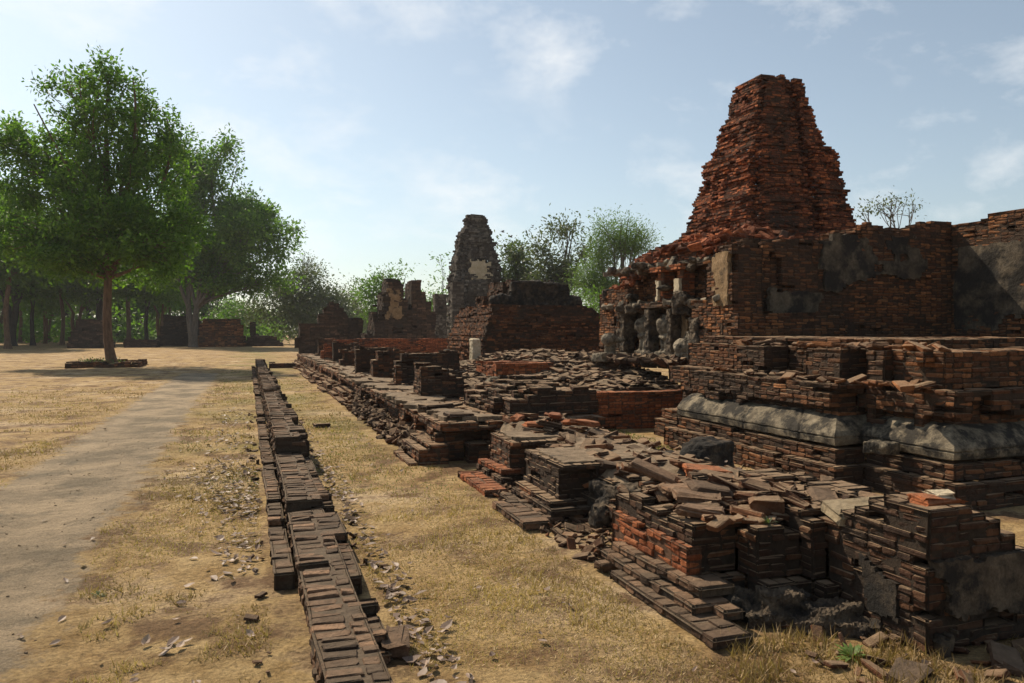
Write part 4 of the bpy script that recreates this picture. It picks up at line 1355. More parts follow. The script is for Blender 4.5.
ptree("shade_tree", "second big shade tree with spreading limbs before the reddish stupa", 193, 72,
      [(207, 178, 26, 28, 0, 0.9), (230, 145, 11, 15, 0, 0.5), (238, 170, 9, 14, 0, 0.4), (222, 225, 46, 38, 0, 1.4), (256, 240, 34, 36, -2, 1.1), (195, 262, 52, 34, 2, 1.2), (284, 250, 12, 24, 0, 0.6), (262, 280, 30, 16, 0, 0.8), (170, 235, 34, 34, 2, 0.9), (190, 165, 24, 34, 1, 0.8), (188, 205, 30, 36, 1, 0.9), (246, 205, 18, 18, 0, 0.6), (268, 212, 18, 15, 0, 0.6), (225, 285, 34, 14, 0, 0.7)],
      3.6, 0.34, leafm="leaf", barkm="bark_grey", per=30, csize=0.44, lsize=0.38, dens=1.0, seed=9, gapthr=-0.3, twigs=0.3, inner=0.5, forks=2, clumps=22)

# the grove along the lawn's far edge: four kinds, each copied
grove_kinds = [
    ("grove_tree", "leaf_mid", "bark_dark", [(0, 0, 9, 4.2, 4, 3.2, 1.3), (-2.6, 0, 7.2, 3, 3, 2.2, 0.9), (2.6, 1, 7.6, 3, 3, 2.4, 0.9), (0.4, -0.5, 11.8, 2.6, 2.6, 2, 0.8)], 4.0, 0.26, 1, 11),
    ("grove_tree", "leaf", "bark_dark", [(0, 0, 8, 5, 4.5, 2.6, 1.3), (-3, 0, 9.5, 3, 3, 2.4, 0.9), (3, 0, 9, 3.2, 3, 2.6, 1), (0, 0, 11.5, 3.2, 3, 2, 0.8)], 3.4, 0.34, 2, 12),
    ("grove_tree", "leaf_lime", "bark", [(0, 0, 7.5, 3.4, 3.4, 3, 1.2), (-2, 0, 5.6, 2.4, 2.4, 1.8, 0.8), (2, 0, 6, 2.4, 2.4, 1.8, 0.8)], 3.0, 0.22, 2, 13),
    ("grove_tree", "leaf_mid", "bark", [(0, 0, 10, 3.4, 3.4, 3.6, 1.3), (1.6, 0, 7, 2.8, 2.8, 2.0, 0.8), (-2, 0, 8, 2.6, 2.6, 2.4, 0.8)], 5.0, 0.24, 1, 14),
]
protos = []
def copy_tree(o, loc, rz, sc, label):
    r = o.copy(); COL.objects.link(r)
    r.location, r.rotation_euler, r.scale = loc, (0, 0, rz), (sc, sc, sc)
    r["label"] = label
    for ch in o.children:
        c = ch.copy(); COL.objects.link(c); c.parent = r
    return r


GLAB = {0: "green round-crowned tree with one dark trunk in the shady grove", 1: "dark spreading tree with forked trunk in the shady grove",
        2: "sunlit lime-green young tree glowing among the shady grove", 3: "slim high-crowned tree with brown trunk in the shady grove"}
for q, (nm, lm, bk, bl, fk, tr, fr, sd) in enumerate(grove_kinds):
    protos.append(tree(nm, GLAB[q], (0, 0, 0), fk, bl, tr, lm, bk, per=26, csize=0.6, lsize=0.55, dens=0.6, seed=sd, group="trees of the shady grove, kind " + "abcd"[q], forks=fr, twigs=0.3, gapthr=-0.3))
gr = np.random.default_rng(77)
spots = [(12, 78, 1), (33, 80, 0), (62, 84, 3), (77, 88, 2), (100, 90, 1), (128, 84, 3), (147, 82, 0), (160, 96, 2), (-15, 84, 0), (-40, 78, 1), (20, 98, 3), (48, 104, 2), (88, 108, 0), (118, 112, 1),
         (140, 110, 2), (170, 112, 3), (0, 110, 2), (-30, 106, 3), (65, 120, 1), (105, 125, 2), (150, 128, 1), (185, 120, 0), (-60, 98, 0), (-75, 82, 3), (30, 128, 0), (205, 128, 1), (8, 66, 3), (-28, 66, 1), (45, 92, 2)]
done = set()
for (px, d, q) in spots:
    b = P(px, 340, d)
    sc = gr.uniform(0.85, 1.25)
    loc = (b.x, b.y, 0)
    if q not in done:
        done.add(q)
        protos[q].location = loc
        protos[q].rotation_euler = (0, 0, gr.uniform(0, 6.28))
        protos[q].scale = (sc, sc, sc)
    else:
        copy_tree(protos[q], loc, gr.uniform(0, 6.28), sc, GLAB[q])

# trees seen between the ruins
ptree("dusty_tree", "broad dusty grey-green tree behind the dark ruined wall", 300, 88,
      [(300, 300, 42, 30, 0, 1.3), (275, 310, 24, 26, 0, 0.9), (328, 300, 26, 26, 0, 0.9), (305, 275, 22, 14, 0, 0.6), (338, 320, 24, 18, 0, 0.7)], 3.0, 0.3, leafm="leaf_grey", barkm="bark_grey", per=26, csize=0.7, lsize=0.34, dens=1.0, seed=21, twigs=0.3)
ptree("bare_tree", "thin nearly leafless tree standing above the dusty grey-green tree", 308, 98,
      [(308, 262, 15, 13, 0, 0.8), (300, 272, 12, 10, 0, 0.5)], 5.5, 0.16, leafm="leaf_grey", barkm="bark_grey", per=4, csize=0.5, lsize=0.3, dens=1.6, seed=22, twigs=1.0)
ptree("dusty_tree", "dry beige-leaved tree between the dusty tree and the bright green tree", 356, 100,
      [(356, 303, 16, 22, 0, 1.0), (348, 322, 16, 14, 0, 0.8), (368, 318, 12, 16, 0, 0.7)], 3.0, 0.2, leafm="leaf_olive", barkm="bark_grey", per=20, csize=0.7, lsize=0.34, dens=0.9, seed=23, twigs=0.4)
ptree("green_tree", "bright green tree rising behind the twin-peaked ruin", 388, 66,
      [(390, 283, 26, 17, 0, 1.2), (372, 300, 14, 20, 0, 0.9), (405, 280, 14, 12, 0, 0.6), (385, 310, 26, 18, 0, 1.0)], 3.0, 0.25, leafm="leaf_mid", barkm="bark_dark", per=26, csize=0.5, lsize=0.30, dens=1.2, seed=24, twigs=0.3)
ptree("thin_tree", "thin-leaved dark tree close beside the ribbed stone tower", 440, 76,
      [(442, 285, 12, 26, 0, 1.0), (430, 300, 10, 22, 0, 0.9), (448, 315, 16, 16, 0, 0.9)], 3.5, 0.2, leafm="leaf", barkm="bark_dark", per=16, csize=0.55, lsize=0.3, dens=1.2, seed=25, twigs=0.5)
ptree("thin_tree", "low pale-leaved tree seen under the thin dark tree", 428, 90,
      [(428, 318, 14, 16, 0, 1.0), (412, 322, 12, 12, 0, 0.8)], 2.0, 0.16, leafm="leaf_olive", barkm="bark_grey", per=18, csize=0.6, lsize=0.34, dens=1.1, seed=26, twigs=0.4)
ptree("olive_tree", "sparse olive-leaved tree directly behind the stepped ruin", 516, 62,
      [(514, 258, 17, 20, 0, 1.0), (502, 275, 10, 18, 0, 0.8), (526, 280, 14, 22, 0, 0.9), (512, 300, 20, 20, 0, 0.9)], 3.2, 0.2, leafm="leaf_olive", barkm="bark_grey", per=14, csize=0.5, lsize=0.30, dens=3.4, seed=27, twigs=0.6, gapthr=-0.1)
ptree("bare_tree", "tall open tree with curving bare limbs and thin grey foliage", 560, 58,
      [(566, 232, 16, 18, 0, 0.9), (546, 248, 14, 18, 0, 0.9), (584, 250, 10, 16, 0, 0.6), (556, 275, 24, 18, 0, 0.9), (575, 222, 10, 10, 0, 0.4), (540, 285, 12, 16, 0, 0.6)], 4.2, 0.24, leafm="leaf_grey", barkm="bark_grey", per=20, csize=0.5, lsize=0.28, dens=4, seed=28, twigs=0.9, forks=2, gapthr=0.0)
ptree("feathery_tree", "feathery bright green tree with upright branches beside the great ruin", 618, 48,
      [(614, 246, 17, 30, 0, 1.0), (596, 256, 13, 28, 0, 0.9), (628, 222, 9, 14, 0, 0.5), (612, 216, 8, 10, 0, 0.4), (634, 250, 16, 26, 0, 0.9), (606, 290, 26, 24, 0, 1.1), (622, 222, 12, 13, 0, 0.5), (586, 285, 12, 20, 0, 0.6), (602, 228, 8, 12, 0, 0.4), (640, 232, 8, 12, 0, 0.4)], 2.6, 0.24, leafm="leaf_feather", barkm="bark_grey", per=40, csize=0.42, lsize=0.22, dens=3.0, seed=29, twigs=0.5, gapthr=-0.2, narrow=0.22, inner=0.5)
ptree("lime_shrub", "lime-green shrub glowing low beside the feathery tree", 592, 44,
      [(592, 305, 16, 18, 0, 1.0), (604, 318, 14, 14, 0, 0.8)], 1.2, 0.1, leafm="leaf_lime", barkm="bark_grey", per=26, csize=0.35, lsize=0.16, dens=1.8, seed=30, twigs=0.4, cat="shrub")
ptree("bare_tree", "spindly wide-crowned tree showing over the great ruin's front wall", 888, 38,
      [(888, 208, 20, 10, 0, 1.0), (868, 212, 11, 9, 0, 0.6), (908, 210, 14, 10, 0, 0.7), (890, 200, 18, 5, 0, 0.5)], 4.9, 0.13, leafm="leaf_grey", barkm="bark_grey", per=8, csize=0.26, lsize=0.16, dens=3.0, seed=31, twigs=1.0, gapthr=-0.6, forks=2)
ptree("lime_shrub", "round lime-green tree glowing beyond the lawn between two dark trees", 236, 100,
      [(236, 316, 20, 13, 0, 1.2), (222, 322, 12, 10, 0, 0.7), (250, 322, 14, 10, 0, 0.7)], 2.0, 0.2, leafm="leaf_lime", barkm="bark_grey", per=22, csize=0.6, lsize=0.32, dens=1.1, seed=32, twigs=0.3, cat="tree")

# the far wood that closes the view
rw = np.random.default_rng(91)
nw = 2600
pxs = rw.uniform(-220, 470, nw)
dd = rw.uniform(125, 160, nw)
zt = 5.0 + 2.2 * vn(pxs * 0.03, 0, 0, 5) + 4.5 * smooth(220, 120, pxs)
zz = rw.random(nw) ** 0.8 * zt
cen = np.stack([*(np.stack([(dd * SN + dd * (pxs - 512) / F_PX * CS), (dd * CS - dd * (pxs - 512) / F_PX * SN)])), zz], 1)
wood = obj("far_woods", leaves_mesh("far_woods", cen, rw, 14, 1.1, 0.9), M["leaf_grey"])
prop(wood, "far dusty woodland closing the view behind the grove", "woodland", None, "stuff")
nu = 1700
pu = rw.uniform(-260, 275, nu)
du = rw.uniform(98, 126, nu)
hu = 2.6 + 1.8 * vn(pu * 0.05, du * 0.1, 0, 8)
cen = np.stack([du * SN + du * (pu - 512) / F_PX * CS, du * CS - du * (pu - 512) / F_PX * SN, rw.random(nu) * hu], 1)
prop(obj("undergrowth", leaves_mesh("undergrowth", cen, rw, 12, 0.8, 0.7), M["leaf_lime"]), "bright bushy undergrowth behind the trunks of the grove", "undergrowth", None, "stuff")
nw = 900
pxs = rw.uniform(470, 1150, nw)
cen = np.stack([*(np.stack([(dd[:nw] * SN + dd[:nw] * (pxs - 512) / F_PX * CS), (dd[:nw] * CS - dd[:nw] * (pxs - 512) / F_PX * SN)])), rw.random(nw) * 4.5], 1)
wood = obj("far_woods", leaves_mesh("far_woods", cen, rw, 14, 1.1, 0.9), M["leaf_grey"])
prop(wood, "far low woodland hidden mostly behind the great ruin", "woodland", None, "stuff")


# ------------------------------------------------------------------ rubble, leaves, grass
def rubble(name, label, n, xy, zf, smin, smax, mat, seed, tilt=0.35, flat=1.0):
    rng = np.random.default_rng(seed)
    x, y = xy(rng, n)
    z = zf(x, y)
    sc = rng.uniform(smin, smax, (len(x), 1)) * rng.uniform(0.75, 1.2, (len(x), 3)) * np.array([1, 1, flat])
    c = np.stack([x, y, z + 0.02 * sc[:, 2]], 1)
    e = np.zeros((len(x), 3)); e[:, 1] = rng.random(len(x)); e[:, 2] = 0.5
    me = place_bricks(name, c, rng.uniform(0, 6.28, len(x)), rng.normal(0, tilt, (len(x), 2)), sc, rng.random(len(x)), BX, rng, e)
    return prop(obj(name, me, mat), label, "rubble", None, "stuff")


rect = lambda x0, x1, y0, y1: (lambda rng, n: (rng.uniform(x0, x1, n), rng.uniform(y0, y1, n)))
rubble("brick_rubble", "loose broken bricks strewn over the floor before the niche figures", 900, rect(4.3, 7.3, 11.75, 19.5), court_top, 0.35, 1.0, M["dark"], 401, 0.16)
rubble("brick_rubble", "broken bricks strewn over the collapsed wall beside the buttresses", 260, rect(2.75, 4.35, 4.95, 9.3), lambda x, y: np.maximum(ridge_top(x, y), 0), 0.3, 0.95, M["brown"], 402, 0.22)
rubble("brick_rubble", "crumbled brick pieces heaped along the terrace foot", 420, lambda rng, n: (1.95 + 0.22 * rng.random(n) - 0.05 * rng.random(n), rng.uniform(9.8, 16.5, n)), lambda x, y: 0.02 + 0.7 * np.clip(x - 1.9, 0, 1), 0.3, 0.9, M["dark"], 403, 0.5)
rubble("brick_rubble", "small brick chips lying round the buttress feet", 260, rect(2.2, 2.85, 4.9, 7.7), lambda x, y: gz(x, y) + 0.01, 0.12, 0.5, M["brown"], 404, 0.4)
rubble("brick_rubble", "fallen pieces scattered on the terrace by the cross walls", 260, rect(2.3, 4.2, 9.4, 30), lambda x, y: 0.525 + 0 * x, 0.2, 0.8, M["brown"], 405, 0.25)
rubble("brick_rubble", "fallen bricks and chips on the collapsed strip by the cross walls", 420, rect(3.4, 4.4, 11.5, 19.8), lambda x, y: 0.64 + 0.22 * smooth(13, 19, y), 0.3, 1.0, M["dark"], 406, 0.2)
rubble("brick_rubble", "broken bricks topping the corner ruin", 230, rect(2.55, 3.95, 3.85, 4.9), lambda x, y: 0.475 + 0 * x, 0.2, 0.8, M["brown"], 407, 0.25)
rubble("brick_rubble", "chips and bits at the platform's foot", 160, rect(4.5, 5.6, 5.3, 9.6), lambda x, y: gz(x, y) + 0.01, 0.15, 0.7, M["brown"], 408, 0.4)
rubble("brick_rubble", "loose red bricks strewn on the great ruin's slope", 700, rect(7.3, 10.0, 11.3, 15.6), lambda x, y: mass_top(x, y) * ((y - 15.5) < (x - 7.3) * 0.9), 0.4, 1.1, M["red"], 409, 0.4)
rubble("brick_rubble", "bricks scattered on the moulded platform's ledges", 110, rect(5.85, 6.5, 5.7, 9.3), lambda x, y: 1.05 + 0.36 * (x > 6.2), 0.3, 0.9, M["wall"], 410, 0.25)
rubble("brick_rubble", "brick chips in the dust before the corner ruin", 120, rect(2.6, 4.6, 2.6, 3.5), lambda x, y: gz(x, y) + 0.01, 0.1, 0.55, M["brown"], 411, 0.4)
rubble("brick_rubble", "crumbs of brick fallen along both sides of the low wall", 90, lambda rng, n: (np.where(rng.random(n) < 0.5, rng.uniform(0.72, 0.88, n), rng.uniform(0.0, 0.12, n)), rng.uniform(2.6, 16, n)), lambda x, y: gz(x, y) + 0.01, 0.1, 0.35, M["low"], 412, 0.4)


rubble("brick_rubble", "dark broken stones lying along the ledges above the niche figures", 120, rect(7.3, 7.62, 11.0, 15.4), lambda x, y: np.where(np.random.default_rng(7).random(len(x)) < 0.6, 2.07, 2.78), 0.4, 1.1, M["figure"], 414, 0.3, 1.6)
rubble("brick_rubble", "fallen stones lying before the niche figures", 160, rect(6.6, 7.35, 11.6, 15.4), lambda x, y: 1.03 + 0.04 * x * 0, 0.4, 1.1, M["dark"], 415, 0.35, 1.5)


def litter(name, label, pts, seed, size=(0.045, 0.085)):
    rng = np.random.default_rng(seed)
    x, y, z = pts
    n = len(x)
    L = rng.uniform(*size, n) * rng.choice([0.6, 0.8, 1.0, 1.15], n)
    W = L * rng.uniform(0.38, 0.6, n)
    a = rng.uniform(0, 6.28, n)
    curl = rng.uniform(-0.1, 0.5, n) * L
    fold = rng.uniform(0.0, 0.35, n) * W
    u = np.array([-1, -0.45, 0.2, 1.0]); prof = np.array([0.08, 0.9, 1.0, 0.05])
    rows = []
    for k in range(4):
        for s in (-1, 0, 1):
            lx = u[k] * L / 2
            ly = s * W / 2 * prof[k]
            lz = curl * u[k] ** 2 * 0.6 + fold * abs(s) * prof[k]
            rows.append(np.stack([x + lx * np.cos(a) - ly * np.sin(a), y + lx * np.sin(a) + ly * np.cos(a), z + 0.008 + lz], 1))
    v = np.stack(rows, 1)
    tlt = rng.normal(0, 0.22, (n, 2))
    v[..., 2] += (v[..., 0] - x[:, None]) * tlt[:, :1] + (v[..., 1] - y[:, None]) * tlt[:, 1:]
    v[..., 2] = np.maximum(v[..., 2], z[:, None] + 0.003)
    f = []
    for k in range(3):
        for s in range(2):
            f.append([k * 3 + s, k * 3 + s + 1, (k + 1) * 3 + s + 1, (k + 1) * 3 + s])
    F = (np.array(f)[None] + (np.arange(n) * 12)[:, None, None]).reshape(-1, 4)
    tn = np.repeat(np.clip(rng.beta(1.6, 1.5, n), 0, 1), 12)
    return prop(obj(name, np_mesh(name, v.reshape(-1, 3), F, np.stack([tn] * 3, 1)), M["dry_leaf"]), label, "fallen leaves", None, "stuff")


rl = np.random.default_rng(55)
def drift(n, x0, y0, sx, sy):
    x, y = rl.normal(x0, sx, n), rl.normal(y0, sy, n)
    x = np.where((x > 0.08) & (x < 0.74), np.where(rl.random(n) < 0.8, -np.abs(x - 0.08) * 0.6, 0.74 + 0.1 * rl.random(n)), x)
    return x, y
dr = [drift(130, -0.18, 8.6, 0.22, 0.5), drift(170, -0.1, 7.5, 0.16, 0.35), drift(110, -0.28, 9.6, 0.22, 0.35), drift(130, -0.25, 11.8, 0.2, 0.8), drift(70, -0.05, 5.9, 0.09, 0.5),
      drift(110, -0.3, 14.5, 0.25, 1.2), drift(60, 0.82, 6.6, 0.06, 0.6), drift(70, 0.84, 4.7, 0.07, 0.45), drift(80, 0.84, 3.8, 0.07, 0.4), drift(70, 0.86, 8.6, 0.08, 0.9), drift(80, 0.84, 12, 0.08, 2)]
lx = np.concatenate([a for a, b in dr]); ly = np.concatenate([b for a, b in dr])
litter("fallen_leaves", "drifts of curled pale dead leaves along the low wall", (lx, ly, gz(lx, ly) + 0.015 * rl.random(len(lx))), 56)
n = 420
dist = 2.8 * np.exp(rl.random(n) * math.log(28 / 2.8)); an = rl.uniform(-0.62, 0.5, n) + YAW
lx, ly = dist * np.sin(an), dist * np.cos(an)
ok = ~((lx > 0.05) & (lx < 0.76)) & ~((lx > 1.75) & (ly > 3.2)) & ~((lx > PATH_L) & (lx < PATH_R) & (rl.random(n) < 0.6))
lx, ly = lx[ok], ly[ok]
litter("fallen_leaves", "single dead leaves scattered over lawn and path", (lx, ly, gz(lx, ly) + 0.008), 57, (0.03, 0.08))
n = 70
lx, ly = rl.uniform(2.6, 4.2, n), rl.uniform(5.0, 9.0, n)
litter("fallen_leaves", "dead leaves caught among the rubble of the collapsed wall", (lx, ly, np.maximum(ridge_top(lx, ly), 0) + 0.05), 58, (0.03, 0.07))


def blades(name, label, n, mask, seed, mat, h=(0.015, 0.05), near=2.5, far=24, w=0.0045, lean=0.9):
    rng = np.random.default_rng(seed)
    dist = near * np.exp(rng.random(n) * math.log(far / near))
    an = rng.uniform(-0.66, 0.66, n) + YAW
    x, y = dist * np.sin(an), dist * np.cos(an)
    ok = mask(x, y, rng)
    x, y, dist = x[ok], y[ok], dist[ok]
    n = len(x)
    a = rng.uniform(0, 6.28, n)
    H = rng.uniform(*h, n)
    ww = w * (0.7 + 0.22 * dist)
    z = gz(x, y) - 0.003
    ld = rng.uniform(0, 6.28, n); ll = rng.uniform(0.1, lean, n) * 1.6
    v = np.stack([np.stack([x - np.cos(a) * ww / 2, y - np.sin(a) * ww / 2, z], 1), np.stack([x + np.cos(a) * ww / 2, y + np.sin(a) * ww / 2, z], 1),
                  np.stack([x + np.cos(ld) * H * ll, y + np.sin(ld) * H * ll, z + H * (1.1 - 0.45 * ll)], 1)], 1)
    tn = np.repeat(np.clip(0.42 + 0.42 * fbm(x * 0.75, y * 0.75, 0, 330, 3) + rng.normal(0, 0.22, n), 0, 1), 3)
    return prop(obj(name, np_mesh(name, v.reshape(-1, 3), np.arange(n * 3).reshape(-1, 3), np.stack([tn] * 3, 1)), M[mat]), label, "grass", None, "stuff")


def open_ground(x, y):
    e = 0.10 * fbm(y * 0.9, 9.0, 0, 62, 4)
    onpath = (x > PATH_L + 0.10) & (x < PATH_R + e - 0.05) & (y < 33)
    ruins = (x > 1.72) & (y > 3.25) & ~((x > 4.3) & (x < 5.45) & (y < 11.2)) & (x - 1.72 > 0.45 * (y - 3.25) * 0)
    before = (x > 1.72) & (x < 2.12) & (y > 3.25) & (y < 8.9)
    return ~onpath & (~ruins | before) & ~((x > 0.1) & (x < 0.72))


bald = lambda x, y: fbm(x * 0.9, y * 0.9, 0, 310, 4)
blades("dry_grass", "short dry straw-coloured grass covering the lawn", 380000, lambda x, y, r: open_ground(x, y) & (bald(x, y) < -0.15 + 0.7 * r.random(len(x))), 311, "straw", (0.008, 0.032))
blades("green_grass", "thin green grass growing along the strip beside the low wall", 90000,
       lambda x, y, r: open_ground(x, y) & (x < 2.2) & (x > -1.4) & (fbm(x * 0.5, y * 0.35, 0, 312, 3) > 0.30 - 0.75 * smooth(6, 13, y) + 0.5 * r.random(len(x))), 313, "green_blade", (0.012, 0.04), 5, 34)
blades("green_grass", "grass of the sunken court before the red wall", 60000, lambda x, y, r: (x > 4.2) & (x < 5.6) & (y > 8.6) & (y < 11.25), 314, "green_blade", (0.02, 0.06), 7, 13)
blades("dry_grass", "tufts of dry grass round the corner ruin's foot", 60000, lambda x, y, r: (x > 2.1) & (x < 5) & (y < 3.4) & (fbm(x * 3, y * 3, 0, 315, 3) > 0.15), 316, "straw", (0.03, 0.11), 2.8, 6, 0.005, 0.7)
blades("dry_grass", "taller straw tufts standing in clumps on the lawn", 170000, lambda x, y, r: open_ground(x, y) & (fbm(x * 2.6, y * 2.6, 0, 317, 3) > 0.42), 318, "straw", (0.02, 0.065), 2.5, 26, 0.0045, 0.8)
rubble("path_grit", "small stones and grit lying on the path", 350, lambda rng, n: (rng.uniform(PATH_L, PATH_R, n), 2.4 + 12 * rng.random(n) ** 1.6), lambda x, y: gz(x, y) + 0.006, 0.02, 0.07, M["earth"], 413, 0.3, 2.0)
rng_ = np.random.default_rng(5)
cen = np.stack([rng_.uniform(tx - 1.3, tx + 0.2, 26), rng_.uniform(ty - 1.1, ty + 1.1, 26), rng_.uniform(0.16, 0.26, 26)], 1)
prop(obj("planter_weeds", leaves_mesh("planter_weeds", cen, rng_, 14, 0.10, 0.10), M["leaf_olive"]), "low weeds growing inside the brick planter", "weeds", None, "stuff")


# ------------------------------------------------------------------ single loose pieces
def slab(name, label, cat, loc, size, rot, mat, seed, group=None):
    rng = np.random.default_rng(seed)
    p, f = lattice_box(size[0] / 2, size[1] / 2, size[2] / 2, min(0.016, size[2] / 3.2), rng, 0.009, 5)
    k = rng.normal(0, 0.06, 4)
    p[:, 0] *= 1 + k[0] * np.sign(p[:, 1]) ; p[:, 1] *= 1 + k[1] * np.sign(p[:, 0])
    r = np.full((len(p), 3), 0.5); r[:, 0] = rng.random(); r[:, 1] = rng.random()
    o = obj(name, np_mesh(name, p, f, r), mat)
    o.location, o.rotation_euler = loc, rot
    return prop(o, label, cat, group, "thing")


R = math.radians
slab("stone_slab", "large pale tan slab lying flat on the corner ruin's far end", "stone slab", (3.36, 3.60, 0.565), (0.40, 0.27, 0.075), (R(4), R(-5), R(-14)), M["slab"], 501)
slab("loose_brick", "thick bright red brick capping the corner ruin's outer corner", "brick", (3.36, 3.10, 0.715), (0.24, 0.15, 0.055), (R(2), R(3), R(-8)), M["orange"], 502)
slab("stone_chip", "pale flat chip lying on the bright red capping brick", "stone chip", (3.40, 3.10, 0.752), (0.13, 0.09, 0.022), (R(2), R(3), R(-20)), M["cream"], 503)
slab("loose_brick", "tan-topped block standing alone near the middle of the corner ruin's top", "brick", (2.98, 3.98, 0.535), (0.19, 0.15, 0.09), (R(3), R(2), R(-30)), M["brown"], 504)
slab("loose_brick", "square flat brick set as a cap on the corner ruin's near corner", "brick", (2.60, 4.10, 0.502), (0.26, 0.16, 0.055), (R(-2), R(3), R(-38)), M["low"], 505)
gs = "tilted slabs heaped on the corner ruin"
for k, (x, y, z, sx, sy, rx, ry, rz) in enumerate([(2.86, 4.40, 0.56, 0.27, 0.2, 6, 8, -20), (3.05, 4.45, 0.55, 0.32, 0.13, -8, 24, -32), (3.22, 4.35, 0.55, 0.27, 0.15, 12, 20, -30), (2.80, 4.62, 0.52, 0.3, 0.18, 3, -4, -10),
                                                   (3.02, 4.15, 0.55, 0.22, 0.16, -5, 10, 15), (3.30, 4.15, 0.55, 0.28, 0.18, 10, 20, 20), (2.72, 4.33, 0.535, 0.3, 0.2, 2, 3, -34), (3.15, 3.90, 0.54, 0.2, 0.18, 28, 30, 40), (3.55, 3.75, 0.54, 0.30, 0.14, -5, 22, -25), (3.42, 4.0, 0.53, 0.26, 0.16, 8, -12, 60)]):
    slab("broken_slab", "tilted brown-grey broken slab in the heap on the corner ruin", "broken slab", (x, y, z), (sx, sy, 0.055), (R(rx), R(ry), R(rz)), M["brown" if k % 3 else "low"], 510 + k, gs)
gs = "red bricks heaped behind the small buttress"
for k in range(12):
    q = np.random.default_rng(600 + k)
    slab("loose_brick", "loose dusty red brick in the heap behind the smaller buttress", "brick", (2.95 + 0.75 * q.random(), 7.9 + 1.0 * q.random(), 0.52 + 0.07 * q.random()), (0.28, 0.14, 0.055), (R(q.normal(0, 7)), R(q.normal(0, 7)), q.uniform(0, 3.1)), M["orange" if k % 2 else "brown"], 600 + k, gs)
gs = "long slabs sliding down the collapsed wall"
for k in range(12):
    q = np.random.default_rng(640 + k)
    yy = 5.2 + 0.27 * k
    slab("broken_slab", "long flat slab tilted on the collapsed wall's slope", "broken slab", (3.0 + 0.9 * q.random(), yy, 0.42 + 0.05 * q.random()), (0.28 + 0.18 * q.random(), 0.16, 0.05), (R(q.normal(0, 8)), R(14 + q.normal(0, 6)), R(-25 + q.normal(0, 25))), M["low" if k % 2 else "brown"], 640 + k, gs)
b = G(727, 482, 0.0)
slab("loose_brick", "pair-sized reddish block lying near the black boulder", "brick", (3.55, 5.55, 0.43), (0.36, 0.22, 0.09), (R(2), R(6), R(-12)), M["orange"], 520)
slab("loose_brick", "grey squared block on the sunken court's sandy edge", "brick", (4.35, 6.10, 0.09), (0.28, 0.18, 0.13), (R(2), R(-4), R(-10)), M["sooty"], 521)
slab("stone_slab", "flat grey slab lying loose on the terrace's front edge", "stone slab", (2.45, 9.35, 0.552), (0.34, 0.26, 0.05), (0, R(2), R(12)), M["low"], 522)
slab("stone_slab", "dark low slab lying on the terrace near the square stump", "stone slab", (2.42, 10.4, 0.56), (0.42, 0.24, 0.07), (0, 0, R(20)), M["dark"], 523)
slab("loose_brick", "half-buried brick at the low wall's collapsed near end", "brick", (0.69, 3.85, 0.045), (0.22, 0.11, 0.075), (R(4), R(-6), R(78)), M["low"], 524)
slab("stone_slab", "worn brick half sunk in the dust before the corner ruin", "stone", (2.86, 2.78, 0.01), (0.22, 0.15, 0.07), (R(5), R(-4), R(30)), M["low"], 526)
slab("stone_slab", "broken brick in the dust at the corner ruin's outer foot", "stone", (3.38, 2.72, 0.03), (0.19, 0.13, 0.08), (R(15), R(-14), R(50)), M["low"], 527)
slab("loose_brick", "dark brick lying alone in the strip beside the terrace", "brick", (1.15, 13.2, 0.03), (0.26, 0.13, 0.06), (0, 0, R(10)), M["dark"], 528)

# weeds and birds
def weed(label, loc, n, L, mat, seed):
    rng = np.random.default_rng(seed)
    V, Fc = [], []
    for k in range(n):
        a = rng.uniform(0, 6.28); el = rng.uniform(0.3, 1.1); l = L * rng.uniform(0.6, 1.1); w = l * 0.085
        d = np.array([math.cos(a), math.sin(a)]); s = np.array([-d[1], d[0]])
        b0 = len(V)
        for t, ww in ((0, 0.3), (0.35, 1), (0.7, 0.8), (1, 0.05)):
            r_ = l * t * math.cos(el); z = l * t * math.sin(el) - 0.35 * l * t * t
            for sg in (-1, 1):
                V.append((*(d * r_ + s * w * ww * sg), max(z, 0.004)))
        for t in range(3):
            Fc.append([b0 + 2 * t, b0 + 2 * t + 1, b0 + 2 * t + 3, b0 + 2 * t + 2])
    V = np.array(V)
    me = np_mesh("weed_plant", V, np.array(Fc), np.full((len(V), 3), rng.random() * 0.5 + 0.4))
    o = obj("weed_plant", me, M[mat]); o.location = loc
    return prop(o, label, "weed", None, "thing")


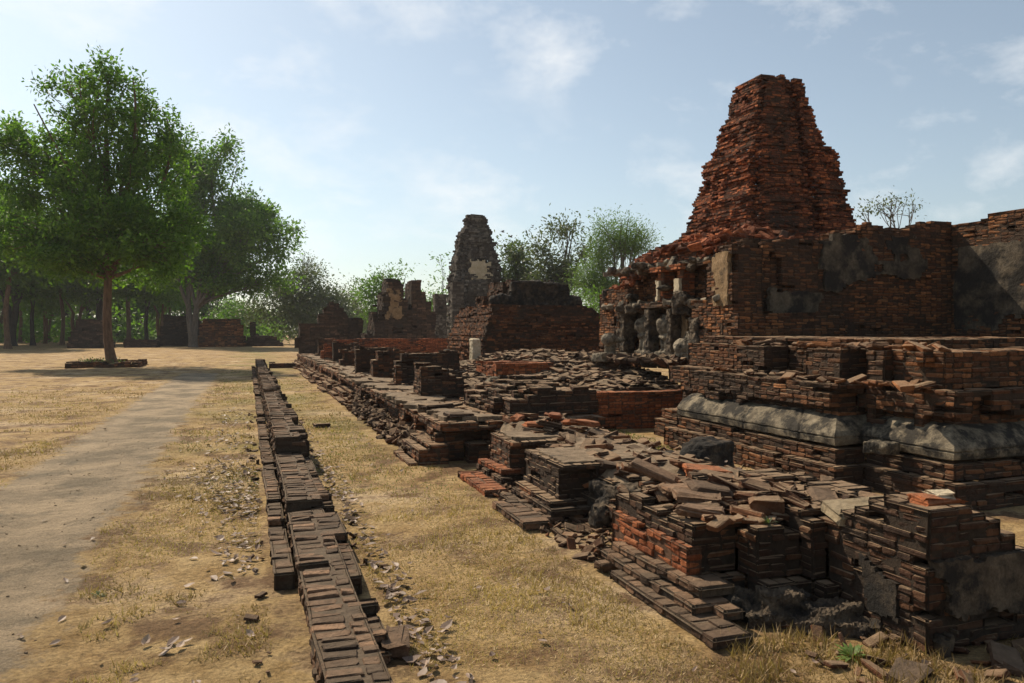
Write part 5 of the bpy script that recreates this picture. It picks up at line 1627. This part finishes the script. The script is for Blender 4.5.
weed("small leafy green weed growing at the corner ruin's foot", (2.78, 3.05, 0.0), 34, 0.12, "leaf_feather", 1)
weed("pale grey-green weed clinging to the corner ruin's front", (2.86, 3.80, 0.47), 16, 0.09, "leaf_grey", 2)
weed("tiny green tuft on the path's edge in the dry grass", (-0.86, 5.2, 0.0), 14, 0.07, "leaf_olive", 3)
for k, (px, py) in enumerate(((503, 232), (511, 237), (533, 226))):
    c = P(px, py, 70)
    V = np.array([(-0.38, 0.05, 0.10), (-0.15, -0.06, 0.16), (0, -0.10, 0.03), (0.15, -0.06, 0.14), (0.38, 0.05, 0.07), (0.14, 0.08, 0.10), (0, 0.12, 0.0), (-0.14, 0.08, 0.12), (0, -0.22, 0.0), (0, 0.3, 0.0), (0, 0, -0.08), (0.07, 0, 0.0), (-0.07, 0, 0.0)])
    Fb = [np.array([[0, 1, 7, 7], [3, 4, 5, 5]])[:, :3], np.array([[1, 2, 6, 7], [2, 3, 5, 6]]), np.array([[8, 11, 10], [8, 10, 12], [9, 10, 11], [9, 12, 10], [8, 12, 9], [8, 9, 11]])]
    o = obj("bird", np_mesh("bird", V, Fb), M["sooty"]); o.location = c; o.rotation_euler = (0.2, 0.25 * (k - 1), 0.9 + k)
    prop(o, ["dark bird flying lowest, nearest the stone tower's crown", "dark bird flying in the middle of the three over the olive tree", "dark bird flying highest and farthest from the stone tower"][k], "bird", "birds over the ruins", "thing")

# the dusty air
hb = bpy.data.meshes.new("haze")
bm = bmesh.new()
bmesh.ops.create_cube(bm, size=1.0)
bmesh.ops.transform(bm, matrix=Matrix.Translation((0, 0, 14)) @ Matrix.Diagonal((900, 900, 30, 1)), verts=bm.verts)
bm.to_mesh(hb); bm.free()
hm = bpy.data.materials.new("dusty_air")
hm.use_nodes = True
hm.node_tree.nodes.clear()
hv = nd(hm.node_tree, "ShaderNodeVolumePrincipled", i_Density=0.00035, i_Anisotropy=0.2)
hv.inputs["Color"].default_value = (0.93, 0.95, 0.98, 1)
ho = nd(hm.node_tree, "ShaderNodeOutputMaterial")
hm.node_tree.links.new(hv.outputs[0], ho.inputs["Volume"])
prop(obj("haze", hb, hm), "thin dusty haze in the warm air over the whole site", "haze", None, "stuff")
